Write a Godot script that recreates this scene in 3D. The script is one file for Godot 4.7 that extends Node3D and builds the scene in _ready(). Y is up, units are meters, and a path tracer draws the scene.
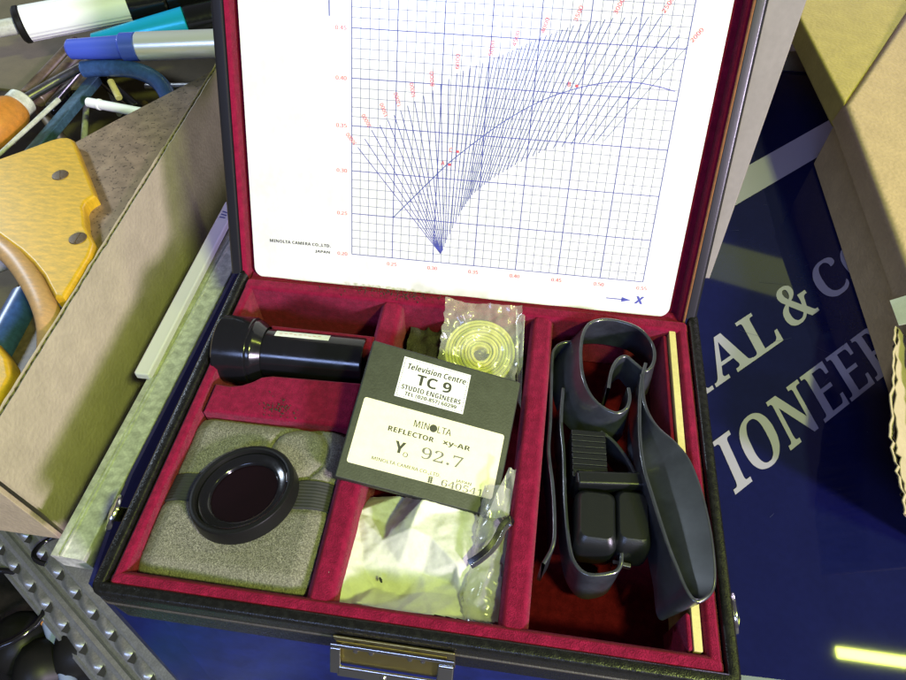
extends Node3D
# A leather instrument case with its fittings, open on a blue trunk among market clutter.
# Units are metres; the tray's rim lies at y = 0, the tray's front edge at z = 0.

var M := {}
var T := {}
var taken := {}
var LU := Vector3(0, 0.8776, -0.4794)     # up along the opened lid
var LN := Vector3(0, 0.4794, 0.8776)      # out of the lid's inside
var LO := Vector3(0, 0, -0.2345)          # the hinge line

func _ready() -> void:
	setting_of_light()
	make_materials()
	build_floor()
	build_trunk()
	build_case()
	build_case_contents()
	build_left_side()
	build_right_side()

# ---------------------------------------------------------------- camera and light
func setting_of_light() -> void:
	var cam := Camera3D.new()
	cam.name = "camera"
	cam.fov = 55.46
	cam.near = 0.01
	cam.far = 60.0
	add_child(cam)
	var pitch := deg_to_rad(52.045)
	var b0 := Basis(Vector3(1, 0, 0), -pitch)
	cam.transform = Transform3D(Basis(Vector3.UP, deg_to_rad(8.3275)) * b0 * Basis(Vector3(0, 0, 1), deg_to_rad(-0.5)), Vector3(0.0406, 0.3613, 0.087))
	cam.current = true
	var env := Environment.new()
	env.background_mode = Environment.BG_COLOR
	env.background_color = Color(0.34, 0.325, 0.36)
	env.background_energy_multiplier = 1.0
	env.tonemap_mode = Environment.TONE_MAPPER_LINEAR
	env.tonemap_exposure = 1.0
	env.sdfgi_enabled = true
	env.ssao_enabled = true
	env.ssil_enabled = true
	var we := WorldEnvironment.new()
	we.name = "environment"
	we.environment = env
	add_child(we)
	# a cool white lamp low on the right in front, and the hall's greenish fluorescent tubes overhead
	area("cool_lamp", Vector3(1.72, 0.99, 1.36), Vector3(-0.1, 0, -0.15), Vector2(0.24, 0.24), Color(0.95, 0.88, 1.0), 9.6)
	area("tube_lamp_near", Vector3(1.02, 1.62, 0.66), Vector3(0, 0, -0.15), Vector2(0.30, 0.07), Color(0.91, 1.0, 0.50), 4.0)
	area("tube_lamp_far", Vector3(1.66, 1.50, -0.48), Vector3(1.66, 0, -0.48), Vector2(1.25, 0.028), Color(0.93, 1.0, 0.42), 1.2)
	area("tube_lamp_back", Vector3(0.98, 1.50, -1.98), Vector3(0.7, 0, -1.0), Vector2(0.42, 0.16), Color(0.95, 1.0, 0.45), 0.02)
	var sp := SpotLight3D.new()
	sp.name = "cool_spot_left"
	add_child(sp)
	sp.look_at_from_position(Vector3(-1.9, 0.95, -1.0), Vector3(-0.50, 0, -0.48))
	sp.spot_angle = 11.0
	sp.spot_angle_attenuation = 0.6
	sp.spot_range = 8.0
	sp.spot_attenuation = 2.0
	sp.light_size = 0.12
	sp.light_color = Color(0.86, 0.92, 1.0)
	sp.light_energy = 3.6
	sp.shadow_enabled = true
	area("cool_window", Vector3(-0.33, 1.33, 1.5), Vector3(0, 0, -0.2), Vector2(0.8, 0.35), Color(0.66, 0.75, 1.0), 1.7)
	area("added_fill_back", Vector3(0.75, 0.32, -1.9), Vector3(-0.2, 0, -0.4), Vector2(0.7, 0.5), Color(0.90, 0.83, 1.0), 1.7)  # added fill for the shaded cardboard wall; no lamp stands there

func area(called: String, at: Vector3, to: Vector3, size: Vector2, c: Color, e: float) -> void:
	var l := AreaLight3D.new()
	l.name = called
	add_child(l)
	var up := Vector3.UP if absf((to - at).normalized().y) < 0.98 else Vector3(0, 0, -1)
	l.look_at_from_position(at, to, up)
	l.area_size = size
	l.light_color = c
	l.light_energy = e
	l.shadow_enabled = true
	l.area_range = 12.0

# ---------------------------------------------------------------- nodes
func numbered(n: String) -> String:
	if not taken.has(n):
		taken[n] = 0
		return n
	taken[n] += 1
	return "%s_%03d" % [n, taken[n]]

func thing(called: String, label: String, category: String, at: Vector3, group := "") -> Node3D:
	var o := Node3D.new()
	o.name = numbered(called)
	add_child(o)
	o.position = at
	o.set_meta("label", label)
	o.set_meta("category", category)
	if group != "":
		o.set_meta("group", group)
	return o

func part(called: String, s: SurfaceTool, m: Material, parent: Node3D, label := "") -> MeshInstance3D:
	var o := MeshInstance3D.new()
	o.name = called
	o.mesh = s.commit()
	o.material_override = m
	o.cast_shadow = GeometryInstance3D.SHADOW_CASTING_SETTING_ON
	parent.add_child(o, true)
	if parent != self and parent.get_parent() == self:
		o.position = -parent.position
	if label != "":
		o.set_meta("label", label)
	return o

func lone(called: String, s: SurfaceTool, m: Material, label: String, category: String, group := "") -> MeshInstance3D:
	var o := part(numbered(called), s, m, self)
	o.set_meta("label", label)
	o.set_meta("category", category)
	if group != "":
		o.set_meta("group", group)
	return o

func structure(called: String, s: SurfaceTool, m: Material) -> MeshInstance3D:
	var o := part(numbered(called), s, m, self)
	o.set_meta("kind", "structure")
	return o

# ---------------------------------------------------------------- geometry
func S() -> SurfaceTool:
	var s := SurfaceTool.new()
	s.begin(Mesh.PRIMITIVE_TRIANGLES)
	return s

func tri(s: SurfaceTool, a: Vector3, b: Vector3, c: Vector3, na: Vector3, nb: Vector3, nc: Vector3) -> void:
	var g := (b - a).cross(c - a)
	if g.length_squared() < 1e-20:
		return
	var flip := g.dot(na + nb + nc) > 0.0
	s.set_normal(na); s.add_vertex(a)
	if flip:
		s.set_normal(nc); s.add_vertex(c)
		s.set_normal(nb); s.add_vertex(b)
	else:
		s.set_normal(nb); s.add_vertex(b)
		s.set_normal(nc); s.add_vertex(c)

func quad(s: SurfaceTool, a: Vector3, b: Vector3, c: Vector3, d: Vector3, n: Vector3) -> void:
	tri(s, a, b, c, n, n, n)
	tri(s, a, c, d, n, n, n)

func rbox(s: SurfaceTool, c: Vector3, size: Vector3, r := 0.001, b := Basis()) -> void:
	# a box with rounded-looking chamfered edges
	var h := size * 0.5
	r = minf(r, minf(h.x, minf(h.y, h.z)) * 0.9)
	var v := {}
	for ax in 3:
		for sg in [-1, 1]:
			for p in [-1, 1]:
				for q in [-1, 1]:
					var u := (ax + 1) % 3
					var w := (ax + 2) % 3
					var k := Vector3()
					k[ax] = h[ax] * sg
					k[u] = (h[u] - r) * p
					k[w] = (h[w] - r) * q
					var key := Vector3i()
					key[ax] = sg
					key[u] = p
					key[w] = q
					v[[ax, key]] = c + b * k
	var nrm := func(ax: int, sg: int) -> Vector3:
		var k := Vector3()
		k[ax] = sg
		return (b * k).normalized()
	for ax in 3:
		var u := (ax + 1) % 3
		var w := (ax + 2) % 3
		for sg in [-1, 1]:
			var n: Vector3 = nrm.call(ax, sg)
			var ks := []
			for pq in [[-1, -1], [1, -1], [1, 1], [-1, 1]]:
				var key := Vector3i()
				key[ax] = sg
				key[u] = pq[0]
				key[w] = pq[1]
				ks.append(v[[ax, key]])
			quad(s, ks[0], ks[1], ks[2], ks[3], n)
		# edges parallel to ax: between faces u and w
		for p in [-1, 1]:
			for q in [-1, 1]:
				var k0 := Vector3i()
				k0[u] = p
				k0[w] = q
				var k1 := k0
				k0[ax] = -1
				k1[ax] = 1
				var nu: Vector3 = nrm.call(u, p)
				var nw: Vector3 = nrm.call(w, q)
				tri(s, v[[u, k0]], v[[u, k1]], v[[w, k1]], nu, nu, nw)
				tri(s, v[[u, k0]], v[[w, k1]], v[[w, k0]], nu, nw, nw)
	for x in [-1, 1]:
		for y in [-1, 1]:
			for z in [-1, 1]:
				var k := Vector3i(x, y, z)
				tri(s, v[[0, k]], v[[1, k]], v[[2, k]], nrm.call(0, x), nrm.call(1, y), nrm.call(2, z))

func grid(s: SurfaceTool, rows: Array, cu := false, cv := false, hint := Vector3.ZERO) -> void:
	# rows of equal length; smooth normals; outward by signed volume, or towards hint
	var nu: int = rows.size()
	var nv: int = rows[0].size()
	var N := []
	for i in nu:
		var a := PackedVector3Array()
		a.resize(nv)
		N.append(a)
	var cen := Vector3()
	for r in rows:
		for p in r:
			cen += p
	cen /= float(nu * nv)
	var total := 0.0
	var iu := nu if cu else nu - 1
	var iv := nv if cv else nv - 1
	for i in iu:
		var i2 := (i + 1) % nu
		for j in iv:
			var j2 := (j + 1) % nv
			var a: Vector3 = rows[i][j]
			var b: Vector3 = rows[i2][j]
			var c: Vector3 = rows[i2][j2]
			var d: Vector3 = rows[i][j2]
			var n := (c - a).cross(d - b)
			total += n.dot(hint) if hint != Vector3.ZERO else n.dot((a + b + c + d) * 0.25 - cen)
			N[i][j] += n
			N[i2][j] += n
			N[i2][j2] += n
			N[i][j2] += n
	var sg := 1.0 if total >= 0.0 else -1.0
	for i in nu:
		for j in nv:
			N[i][j] = (N[i][j] * sg).normalized()
	for i in iu:
		var i2 := (i + 1) % nu
		for j in iv:
			var j2 := (j + 1) % nv
			tri(s, rows[i][j], rows[i2][j], rows[i2][j2], N[i][j], N[i2][j], N[i2][j2])
			tri(s, rows[i][j], rows[i2][j2], rows[i][j2], N[i][j], N[i2][j2], N[i][j2])

func crease(prof: PackedVector2Array, closed: bool, deg := 38.0) -> PackedVector2Array:
	# doubles the corners of a profile so that they stay sharp
	var out := PackedVector2Array()
	var n := prof.size()
	for i in n:
		out.append(prof[i])
		if not closed and (i == 0 or i == n - 1):
			continue
		var d0 := (prof[i] - prof[(i + n - 1) % n]).normalized()
		var d1 := (prof[(i + 1) % n] - prof[i]).normalized()
		if absf(d0.angle_to(d1)) > deg_to_rad(deg):
			out.append(prof[i])
	return out

func lathe(s: SurfaceTool, prof: PackedVector2Array, xf: Transform3D, seg := 32) -> void:
	# profile of (radius, height) about the local y axis
	var pr := crease(prof, false)
	var rows := []
	for k in seg:
		var a := TAU * k / seg
		var row := PackedVector3Array()
		for p in pr:
			row.append(xf * Vector3(p.x * cos(a), p.y, p.x * sin(a)))
		rows.append(row)
	grid(s, rows, true, false)

func axis_xf(from: Vector3, to: Vector3) -> Transform3D:
	# local y runs from -> to
	var y := (to - from).normalized()
	var x := y.cross(Vector3(0.123, 0.2, 0.97)).normalized()
	return Transform3D(Basis(x, y, x.cross(y)), from)

func rod(s: SurfaceTool, a: Vector3, b: Vector3, r: float, seg := 20, r2 := -1.0, e := 0.12) -> void:
	var l := (b - a).length()
	if r2 < 0.0:
		r2 = r
	var q := r * e
	lathe(s, PackedVector2Array([Vector2(0, 0), Vector2(r - q, 0), Vector2(r, q), Vector2(r2, l - q), Vector2(r2 - q, l), Vector2(0, l)]), axis_xf(a, b), seg)

func smooth_path(p: PackedVector3Array, n: int, closed := false) -> PackedVector3Array:
	var out := PackedVector3Array()
	var m := p.size()
	var segs := m if closed else m - 1
	for i in segs:
		var p0 := p[(i - 1 + m) % m] if closed or i > 0 else p[0]
		var p1 := p[i]
		var p2 := p[(i + 1) % m]
		var p3 := p[(i + 2) % m] if closed or i + 2 < m else p[m - 1]
		for k in n:
			out.append(p1.cubic_interpolate(p2, p0, p3, float(k) / n))
	if not closed:
		out.append(p[m - 1])
	return out

func tube(s: SurfaceTool, path: PackedVector3Array, r: float, seg := 12, cap := true, r_end := -1.0) -> void:
	var rows := []
	var n := path.size()
	var up := Vector3.UP
	for i in n:
		var t := (path[mini(i + 1, n - 1)] - path[maxi(i - 1, 0)]).normalized()
		if i == 0 and absf(t.dot(up)) > 0.95:
			up = Vector3.RIGHT
		var side := t.cross(up).normalized()
		up = side.cross(t).normalized()
		var rr := r if r_end < 0.0 else lerpf(r, r_end, float(i) / (n - 1))
		var row := PackedVector3Array()
		for k in seg:
			var a := TAU * k / seg
			row.append(path[i] + (side * cos(a) + up * sin(a)) * rr)
		rows.append(row)
	grid(s, rows, false, true)
	if cap:
		for e in [0, n - 1]:
			var d := (path[e] - path[1 if e == 0 else n - 2]).normalized()
			for k in seg:
				tri(s, path[e], rows[e][k], rows[e][(k + 1) % seg], d, d, d)

func ribbon(s: SurfaceTool, top: PackedVector3Array, bot: PackedVector3Array, th: float) -> void:
	# a band between two edges, with thickness and slightly rounded edges
	var rows := []
	var n := top.size()
	for i in n:
		var t := (top[mini(i + 1, n - 1)] - top[maxi(i - 1, 0)] + bot[mini(i + 1, n - 1)] - bot[maxi(i - 1, 0)]).normalized()
		var w := (top[i] - bot[i])
		var wl := w.length()
		var wn := w / maxf(wl, 1e-6)
		var nn := t.cross(wn).normalized()
		var h := th * 0.5
		var e := wn * h * 0.8
		var row := PackedVector3Array()
		for q in [[top[i] - e, h], [top[i] - e * 0.4, h * 0.87], [top[i] - e * 0.06, h * 0.42], [top[i], 0.0], [top[i] - e * 0.06, -h * 0.42], [top[i] - e * 0.4, -h * 0.87], [top[i] - e, -h], [top[i] - e, -h], [bot[i] + e, -h], [bot[i] + e, -h], [bot[i], -h * 0.45], [bot[i], h * 0.45], [bot[i] + e, h], [bot[i] + e, h]]:
			row.append(q[0] + nn * q[1])
		rows.append(row)
	grid(s, rows, false, true)
	for e2 in [0, n - 1]:
		var d := (top[e2] - top[1 if e2 == 0 else n - 2]).normalized()
		var r: PackedVector3Array = rows[e2]
		quad(s, r[0], r[8], r[9], r[13], d)

func inset(poly: PackedVector2Array, d: float) -> PackedVector2Array:
	var n := poly.size()
	var ar := 0.0
	for i in n:
		ar += poly[i].cross(poly[(i + 1) % n])
	var sg := 1.0 if ar > 0.0 else -1.0
	var out := PackedVector2Array()
	for i in n:
		var d0 := (poly[i] - poly[(i + n - 1) % n]).normalized()
		var d1 := (poly[(i + 1) % n] - poly[i]).normalized()
		var n0 := Vector2(-d0.y, d0.x) * sg
		var n1 := Vector2(-d1.y, d1.x) * sg
		var b := (n0 + n1)
		var k := maxf(1.0 + n0.dot(n1), 0.25)
		out.append(poly[i] + b / k * d)
	return out

func slab(s: SurfaceTool, poly: PackedVector2Array, th: float, bev: float, xf: Transform3D) -> void:
	# polygon in local x, z; from y = -th up to y = 0; rounded rims
	var inn := inset(poly, bev)
	var c := crease(poly, true, 30.0)
	var idx := Geometry2D.triangulate_polygon(inn)
	var un := (xf.basis * Vector3.UP).normalized()
	for k in range(0, idx.size(), 3):
		var a := inn[idx[k]]
		var b := inn[idx[k + 1]]
		var d := inn[idx[k + 2]]
		tri(s, xf * Vector3(a.x, 0, a.y), xf * Vector3(b.x, 0, b.y), xf * Vector3(d.x, 0, d.y), un, un, un)
		tri(s, xf * Vector3(a.x, -th, a.y), xf * Vector3(b.x, -th, b.y), xf * Vector3(d.x, -th, d.y), -un, -un, -un)
	var n := poly.size()
	var ar := 0.0
	for i in n:
		ar += poly[i].cross(poly[(i + 1) % n])
	var sg := 1.0 if ar > 0.0 else -1.0
	# side normals per vertex
	var nl := PackedVector2Array()
	for i in n:
		var e := (poly[(i + 1) % n] - poly[i]).normalized()
		nl.append(Vector2(e.y, -e.x) * sg)
	for i in n:
		var j := (i + 1) % n
		var na2 := nl[i]
		var nb2 := nl[i]
		if absf(nl[i].angle_to(nl[(i + n - 1) % n])) < 0.7:
			na2 = (nl[i] + nl[(i + n - 1) % n]).normalized()
		if absf(nl[i].angle_to(nl[j])) < 0.7:
			nb2 = (nl[i] + nl[j]).normalized()
		var na := (xf.basis * Vector3(na2.x, 0, na2.y)).normalized()
		var nb := (xf.basis * Vector3(nb2.x, 0, nb2.y)).normalized()
		var a0 := xf * Vector3(inn[i].x, 0, inn[i].y)
		var b0 := xf * Vector3(inn[j].x, 0, inn[j].y)
		var a1 := xf * Vector3(poly[i].x, -bev, poly[i].y)
		var b1 := xf * Vector3(poly[j].x, -bev, poly[j].y)
		var a2 := xf * Vector3(poly[i].x, -th + bev, poly[i].y)
		var b2 := xf * Vector3(poly[j].x, -th + bev, poly[j].y)
		var a3 := xf * Vector3(inn[i].x, -th, inn[i].y)
		var b3 := xf * Vector3(inn[j].x, -th, inn[j].y)
		tri(s, a0, b0, b1, un, un, nb)
		tri(s, a0, b1, a1, un, nb, na)
		tri(s, a1, b1, b2, na, nb, nb)
		tri(s, a1, b2, a2, na, nb, na)
		tri(s, a2, b2, b3, na, nb, -un)
		tri(s, a2, b3, a3, na, -un, -un)

func round_rect(x0: float, x1: float, z0: float, z1: float, r: float, k := 5) -> PackedVector2Array:
	var out := PackedVector2Array()
	for c in [[x1 - r, z1 - r, 0.0], [x0 + r, z1 - r, 90.0], [x0 + r, z0 + r, 180.0], [x1 - r, z0 + r, 270.0]]:
		for i in k + 1:
			var a := deg_to_rad(float(c[2]) + 90.0 * i / k)
			out.append(Vector2(float(c[0]) + r * cos(a), float(c[1]) + r * sin(a)))
	return out

func frame(s: SurfaceTool, outline: PackedVector2Array, prof: PackedVector2Array, xf: Transform3D, from := -1, to := -1) -> void:
	# sweeps profile (outward offset, height) round an outline
	var pr := crease(prof, false, 50.0)
	var rows := []
	for p in pr:
		var o := inset(outline, -p.x)
		var row := PackedVector3Array()
		for q in o:
			row.append(xf * Vector3(q.x, p.y, q.y))
		if from >= 0:
			var cut := PackedVector3Array()
			for k in range(from, to + 1):
				cut.append(row[k % row.size()])
			row = cut
		rows.append(row)
	grid(s, rows, false, from < 0)

func line(s: SurfaceTool, a: Vector3, b: Vector3, w: float, n: Vector3) -> void:
	var d := (b - a).normalized()
	var k := n.cross(d).normalized() * w * 0.5
	quad(s, a - k, b - k, b + k, a + k, n)

var fonts := {}
func text(s: SurfaceTool, what: String, font: String, at: Vector3, right: Vector3, up: Vector3, w: float, h: float, slant := 0.0) -> void:
	# lettering whose inked box starts at `at` (lower left) and fills w by h; w = 0 keeps the font's proportions
	if not fonts.has(font):
		var f := SystemFont.new()
		f.font_names = PackedStringArray([font.replace(" Bold", "")])
		f.font_weight = 700 if font.ends_with("Bold") else 400
		fonts[font] = f
	var tm := TextMesh.new()
	tm.text = what
	tm.font = fonts[font]
	tm.font_size = 48
	tm.depth = 0.0
	tm.pixel_size = 0.01
	tm.curve_step = 2.0
	var arr := tm.get_mesh_arrays()
	var v: PackedVector3Array = arr[Mesh.ARRAY_VERTEX]
	if v.is_empty():
		return
	var ix: PackedInt32Array = arr[Mesh.ARRAY_INDEX]
	var lo := v[0]
	var hi := v[0]
	for p in v:
		lo = lo.min(p)
		hi = hi.max(p)
	var sy := h / maxf(hi.y - lo.y, 1e-6)
	var sx := sy if w <= 0.0 else w / maxf(hi.x - lo.x, 1e-6)
	var n := right.cross(up).normalized()
	var q := PackedVector3Array()
	for p in v:
		var yy := (p.y - lo.y) * sy
		q.append(at + right * ((p.x - lo.x) * sx + slant * yy) + up * yy)
	if ix.is_empty():
		for k in range(0, q.size(), 3):
			tri(s, q[k], q[k + 1], q[k + 2], n, n, n)
	else:
		for k in range(0, ix.size(), 3):
			tri(s, q[ix[k]], q[ix[k + 1]], q[ix[k + 2]], n, n, n)

func V(a: Array, y: float) -> PackedVector3Array:
	# x, z, x, z ... at height y
	var out := PackedVector3Array()
	for k in range(0, a.size(), 2):
		out.append(Vector3(a[k], y, a[k + 1]))
	return out

func P2(a: Array) -> PackedVector2Array:
	var out := PackedVector2Array()
	for k in range(0, a.size(), 2):
		out.append(Vector2(a[k], a[k + 1]))
	return out

# ---------------------------------------------------------------- materials
func noise(seed_: int, freq: float, oct := 3, type := FastNoiseLite.TYPE_SIMPLEX_SMOOTH) -> FastNoiseLite:
	var n := FastNoiseLite.new()
	n.seed = seed_
	n.frequency = freq
	n.noise_type = type
	n.fractal_octaves = oct
	return n

func pic(n: FastNoiseLite, size := 512) -> Image:
	var im := n.get_seamless_image(size, size)
	im.convert(Image.FORMAT_RGB8)
	return im

func remap_pic(a: Image, b: Image, fn: Callable) -> ImageTexture:
	var w := a.get_width()
	var da := a.get_data()
	var db := b.get_data()
	var out := PackedByteArray()
	out.resize(w * w * 3)
	for k in w * w:
		var c: Color = fn.call(da[k * 3] / 255.0, db[k * 3] / 255.0)
		out[k * 3] = clampi(int(c.r * 255.0), 0, 255)
		out[k * 3 + 1] = clampi(int(c.g * 255.0), 0, 255)
		out[k * 3 + 2] = clampi(int(c.b * 255.0), 0, 255)
	var im := Image.create_from_data(w, w, false, Image.FORMAT_RGB8, out)
	im.generate_mipmaps()
	return ImageTexture.create_from_image(im)

func bump(a: Image, k: float) -> ImageTexture:
	var im: Image = a.duplicate()
	im.bump_map_to_normal_map(k)
	return ImageTexture.create_from_image(im)

func mat(r: float, g: float, b: float, rough: float, o := {}) -> StandardMaterial3D:
	# r, g, b are linear base colours
	var m := StandardMaterial3D.new()
	m.albedo_color = Color(r, g, b).linear_to_srgb()
	m.roughness = rough
	m.metallic = o.get("metal", 0.0)
	m.metallic_specular = o.get("spec", 0.5)
	if o.has("tex"):
		m.albedo_texture = T[o.tex]
	if o.has("nrm"):
		m.normal_enabled = true
		m.normal_texture = T[o.nrm]
		m.normal_scale = o.get("ns", 1.0)
	if o.has("rtex"):
		m.roughness_texture = T[o.rtex]
	var sc = o.get("scale", 10.0)
	m.uv1_triplanar = true
	m.uv1_scale = sc if sc is Vector3 else Vector3(sc, sc, sc)
	if o.has("rim"):
		m.rim_enabled = true
		m.rim = o.rim
		m.rim_tint = 0.5
	if o.has("coat"):
		m.clearcoat_enabled = true
		m.clearcoat = o.coat
		m.clearcoat_roughness = o.get("coat_rough", 0.1)
	if o.has("back"):
		m.backlight_enabled = true
		m.backlight = Color(o.back, o.back, o.back)
	if o.has("alpha"):
		m.transparency = BaseMaterial3D.TRANSPARENCY_ALPHA
		m.albedo_color.a = o.alpha
	m.cull_mode = BaseMaterial3D.CULL_DISABLED
	return m

func make_materials() -> void:
	var fine := pic(noise(1, 0.22, 2, FastNoiseLite.TYPE_VALUE))
	var grain := pic(noise(2, 0.08, 4))
	var blot := pic(noise(3, 0.012, 5))
	var cell := pic(noise(4, 0.09, 2, FastNoiseLite.TYPE_CELLULAR))
	var speck := pic(noise(5, 0.05, 3))
	T.velvet = remap_pic(fine, blot, func(a, b): return Color(1, 1, 1) * (0.80 + 0.20 * a) * (0.80 + 0.26 * b))
	T.velvet_n = bump(fine, 5.0)
	T.plush = remap_pic(fine, grain, func(a, b): return Color(1, 1, 1) * (0.45 + 0.6 * a) * (0.80 + 0.24 * b))
	T.grain_n = bump(grain, 6.0)
	T.leather = remap_pic(cell, blot, func(a, b): return Color(1, 1, 1) * (0.65 + 0.35 * b))
	T.leather_n = bump(cell, 3.0)
	T.paper = remap_pic(grain, blot, func(a, b): return Color(1, 1, 1) * (0.93 + 0.07 * a) * (0.94 + 0.08 * b))
	T.card = remap_pic(grain, blot, func(a, b): return Color(1.0, 0.99, 0.975) * (0.93 + 0.07 * a) * (0.92 + 0.09 * b))
	T.wear = remap_pic(speck, blot, func(a, b): return Color(1, 1, 1) * (0.72 + 0.3 * b) * (0.9 + 0.15 * a))
	T.smudge = remap_pic(grain, blot, func(a, b): return Color(1, 1, 1) * clampf(0.35 + 0.9 * b * (0.6 + 0.6 * a), 0.0, 1.0))
	T.smudge2 = remap_pic(grain, blot, func(a, b): return Color(1, 1, 1) * clampf(0.6 + 0.5 * b * (0.5 + 0.7 * a), 0.0, 1.0))
	T.rust = remap_pic(speck, blot, func(a, b): return Color(1.0, 0.93, 0.84) * (0.78 + 0.26 * b) * lerpf(0.66, 1.0, smoothstep(0.20, 0.30, a)))
	T.galv = remap_pic(cell, blot, func(a, b): return Color(1, 1, 1) * (0.7 + 0.2 * a + 0.15 * b))
	var wood := FastNoiseLite.new()
	wood.seed = 9
	wood.frequency = 0.02
	wood.fractal_octaves = 4
	T.wood = remap_pic(pic(wood), grain, func(a, b): return Color(1.0, 1.0 - 0.06 * a, 1.0 - 0.15 * a) * (0.80 + 0.22 * a) * (0.9 + 0.12 * b))

	M.leather = mat(0.012, 0.012, 0.012, 0.34, {"spec": 0.42, "nrm": "leather_n", "ns": 0.6, "scale": 28.0, "tex": "leather", "rtex": "smudge2"})
	M.leather_smooth = mat(0.012, 0.012, 0.016, 0.30, {"nrm": "leather_n", "ns": 0.12, "scale": 30.0})
	M.leather_worn = mat(0.06, 0.05, 0.04, 0.5, {"nrm": "leather_n", "ns": 0.8, "scale": 30.0, "tex": "wear"})
	M.piping = mat(0.30, 0.12, 0.04, 0.6, {"tex": "wear", "scale": 30.0})
	M.velvet_floor_shaded = mat(0.11, 0.006, 0.014, 0.95, {"tex": "velvet", "scale": 20.0, "spec": 0.1})  # velvet red darkened, the shade of the tray floor put into its colour
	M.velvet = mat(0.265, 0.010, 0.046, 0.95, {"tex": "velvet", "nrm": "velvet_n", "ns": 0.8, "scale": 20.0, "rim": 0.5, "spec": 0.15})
	M.board_white = mat(0.80, 0.80, 0.78, 0.16, {"tex": "paper", "scale": 4.0})
	M.ink_blue = mat(0.06, 0.07, 0.34, 0.5)
	M.ink_grid = mat(0.05, 0.06, 0.28, 0.5)
	M.ink_minor = mat(0.15, 0.16, 0.27, 0.5)
	M.ink_red = mat(0.66, 0.06, 0.08, 0.5)
	M.ink_black = mat(0.02, 0.02, 0.02, 0.5)
	M.ink_grey = mat(0.12, 0.12, 0.10, 0.6)
	M.paper_yellow = mat(0.80, 0.76, 0.55, 0.6, {"tex": "paper", "scale": 20.0})
	M.paper_white = mat(0.80, 0.80, 0.78, 0.5, {"tex": "paper", "scale": 20.0})
	M.box_green = mat(0.030, 0.036, 0.026, 0.55, {"tex": "wear", "scale": 14.0, "nrm": "grain_n", "ns": 0.12})
	M.foam = mat(0.37, 0.355, 0.28, 0.95, {"tex": "plush", "scale": 20.0, "nrm": "velvet_n", "ns": 0.5, "rim": 0.3, "spec": 0.1})
	M.elastic = mat(0.025, 0.026, 0.024, 0.8)
	M.plastic_black = mat(0.007, 0.007, 0.009, 0.22, {"rtex": "smudge", "scale": 16.0})
	M.plastic_matt = mat(0.008, 0.008, 0.008, 0.42, {"nrm": "grain_n", "ns": 0.1, "scale": 30.0, "spec": 0.3})
	M.glass_dark = mat(0.007, 0.002, 0.003, 0.10)
	M.pvc = mat(0.044, 0.049, 0.063, 0.32, {"tex": "wear", "scale": 10.0, "coat": 0.8, "coat_rough": 0.13})
	M.rubber = mat(0.008, 0.009, 0.010, 0.32, {"nrm": "grain_n", "ns": 0.25, "scale": 40.0})
	M.chrome = mat(0.72, 0.72, 0.70, 0.16, {"metal": 1.0})
	M.brass = mat(0.60, 0.50, 0.20, 0.3, {"metal": 1.0})
	M.brass_dull = mat(0.13, 0.085, 0.035, 0.6, {"metal": 0.3, "tex": "wear", "scale": 60.0})
	M.tape_yellow = mat(0.56, 0.56, 0.07, 0.6)
	M.film = mat(0.62, 0.64, 0.52, 0.16, {"alpha": 0.26})
	M.sleeve = mat(0.55, 0.56, 0.52, 0.18, {"alpha": 0.36})
	M.tissue = mat(0.62, 0.63, 0.54, 0.85, {"tex": "paper", "scale": 14.0, "back": 0.25})
	M.card_yellow = mat(0.66, 0.58, 0.24, 0.6, {"tex": "card", "scale": 20.0})
	M.trunk = mat(0.006, 0.008, 0.055, 0.035, {"tex": "paper", "scale": 4.0})  # trunk blue darkened for the top, as if only tube light reached it
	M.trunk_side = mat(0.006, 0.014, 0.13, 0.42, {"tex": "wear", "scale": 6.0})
	M.print_cream = mat(0.30, 0.28, 0.37, 0.4)
	M.card = mat(0.42, 0.355, 0.235, 0.85, {"tex": "card", "scale": 5.0, "nrm": "grain_n", "ns": 0.15})
	M.card_brown = mat(0.46, 0.345, 0.19, 0.85, {"tex": "card", "scale": 5.0, "nrm": "grain_n", "ns": 0.2})
	M.card_pale = mat(0.42, 0.375, 0.275, 0.85, {"tex": "card", "scale": 5.0, "nrm": "grain_n", "ns": 0.15})
	M.card_yellow_lit = mat(0.44, 0.36, 0.085, 0.85, {"tex": "card", "scale": 5.0, "nrm": "grain_n", "ns": 0.15})  # yellow tube light put into the rear flap's colour
	M.card_dark = mat(0.13, 0.105, 0.06, 0.9, {"tex": "card", "scale": 8.0})
	M.card_grey = mat(0.24, 0.215, 0.225, 0.8, {"tex": "card", "scale": 5.0})
	M.wood_yellow = mat(0.68, 0.445, 0.018, 0.42, {"tex": "wood", "scale": Vector3(7, 7, 22)})
	M.wood_pale = mat(0.56, 0.36, 0.17, 0.45, {"tex": "wood", "scale": Vector3(9, 9, 26)})
	M.wood_orange = mat(0.62, 0.27, 0.05, 0.35, {"tex": "wood", "scale": 14.0})
	M.steel_old = mat(0.36, 0.31, 0.25, 0.40, {"metal": 0.5, "tex": "rust", "scale": 8.0})
	M.steel = mat(0.5, 0.5, 0.5, 0.3, {"metal": 1.0, "tex": "wear", "scale": 10.0})
	M.aluminium = mat(0.85, 0.85, 0.87, 0.32, {"metal": 0.6})
	M.galvanised = mat(0.50, 0.52, 0.55, 0.34, {"metal": 0.75, "tex": "galv", "scale": 14.0})
	M.white_plastic = mat(0.78, 0.80, 0.80, 0.35)
	M.white_plastic_cool_lit = mat(0.78, 0.74, 0.86, 0.4)  # white plastic with the cool light's lilac tint put into its colour
	M.blue_grey = mat(0.22, 0.27, 0.42, 0.4)
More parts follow.
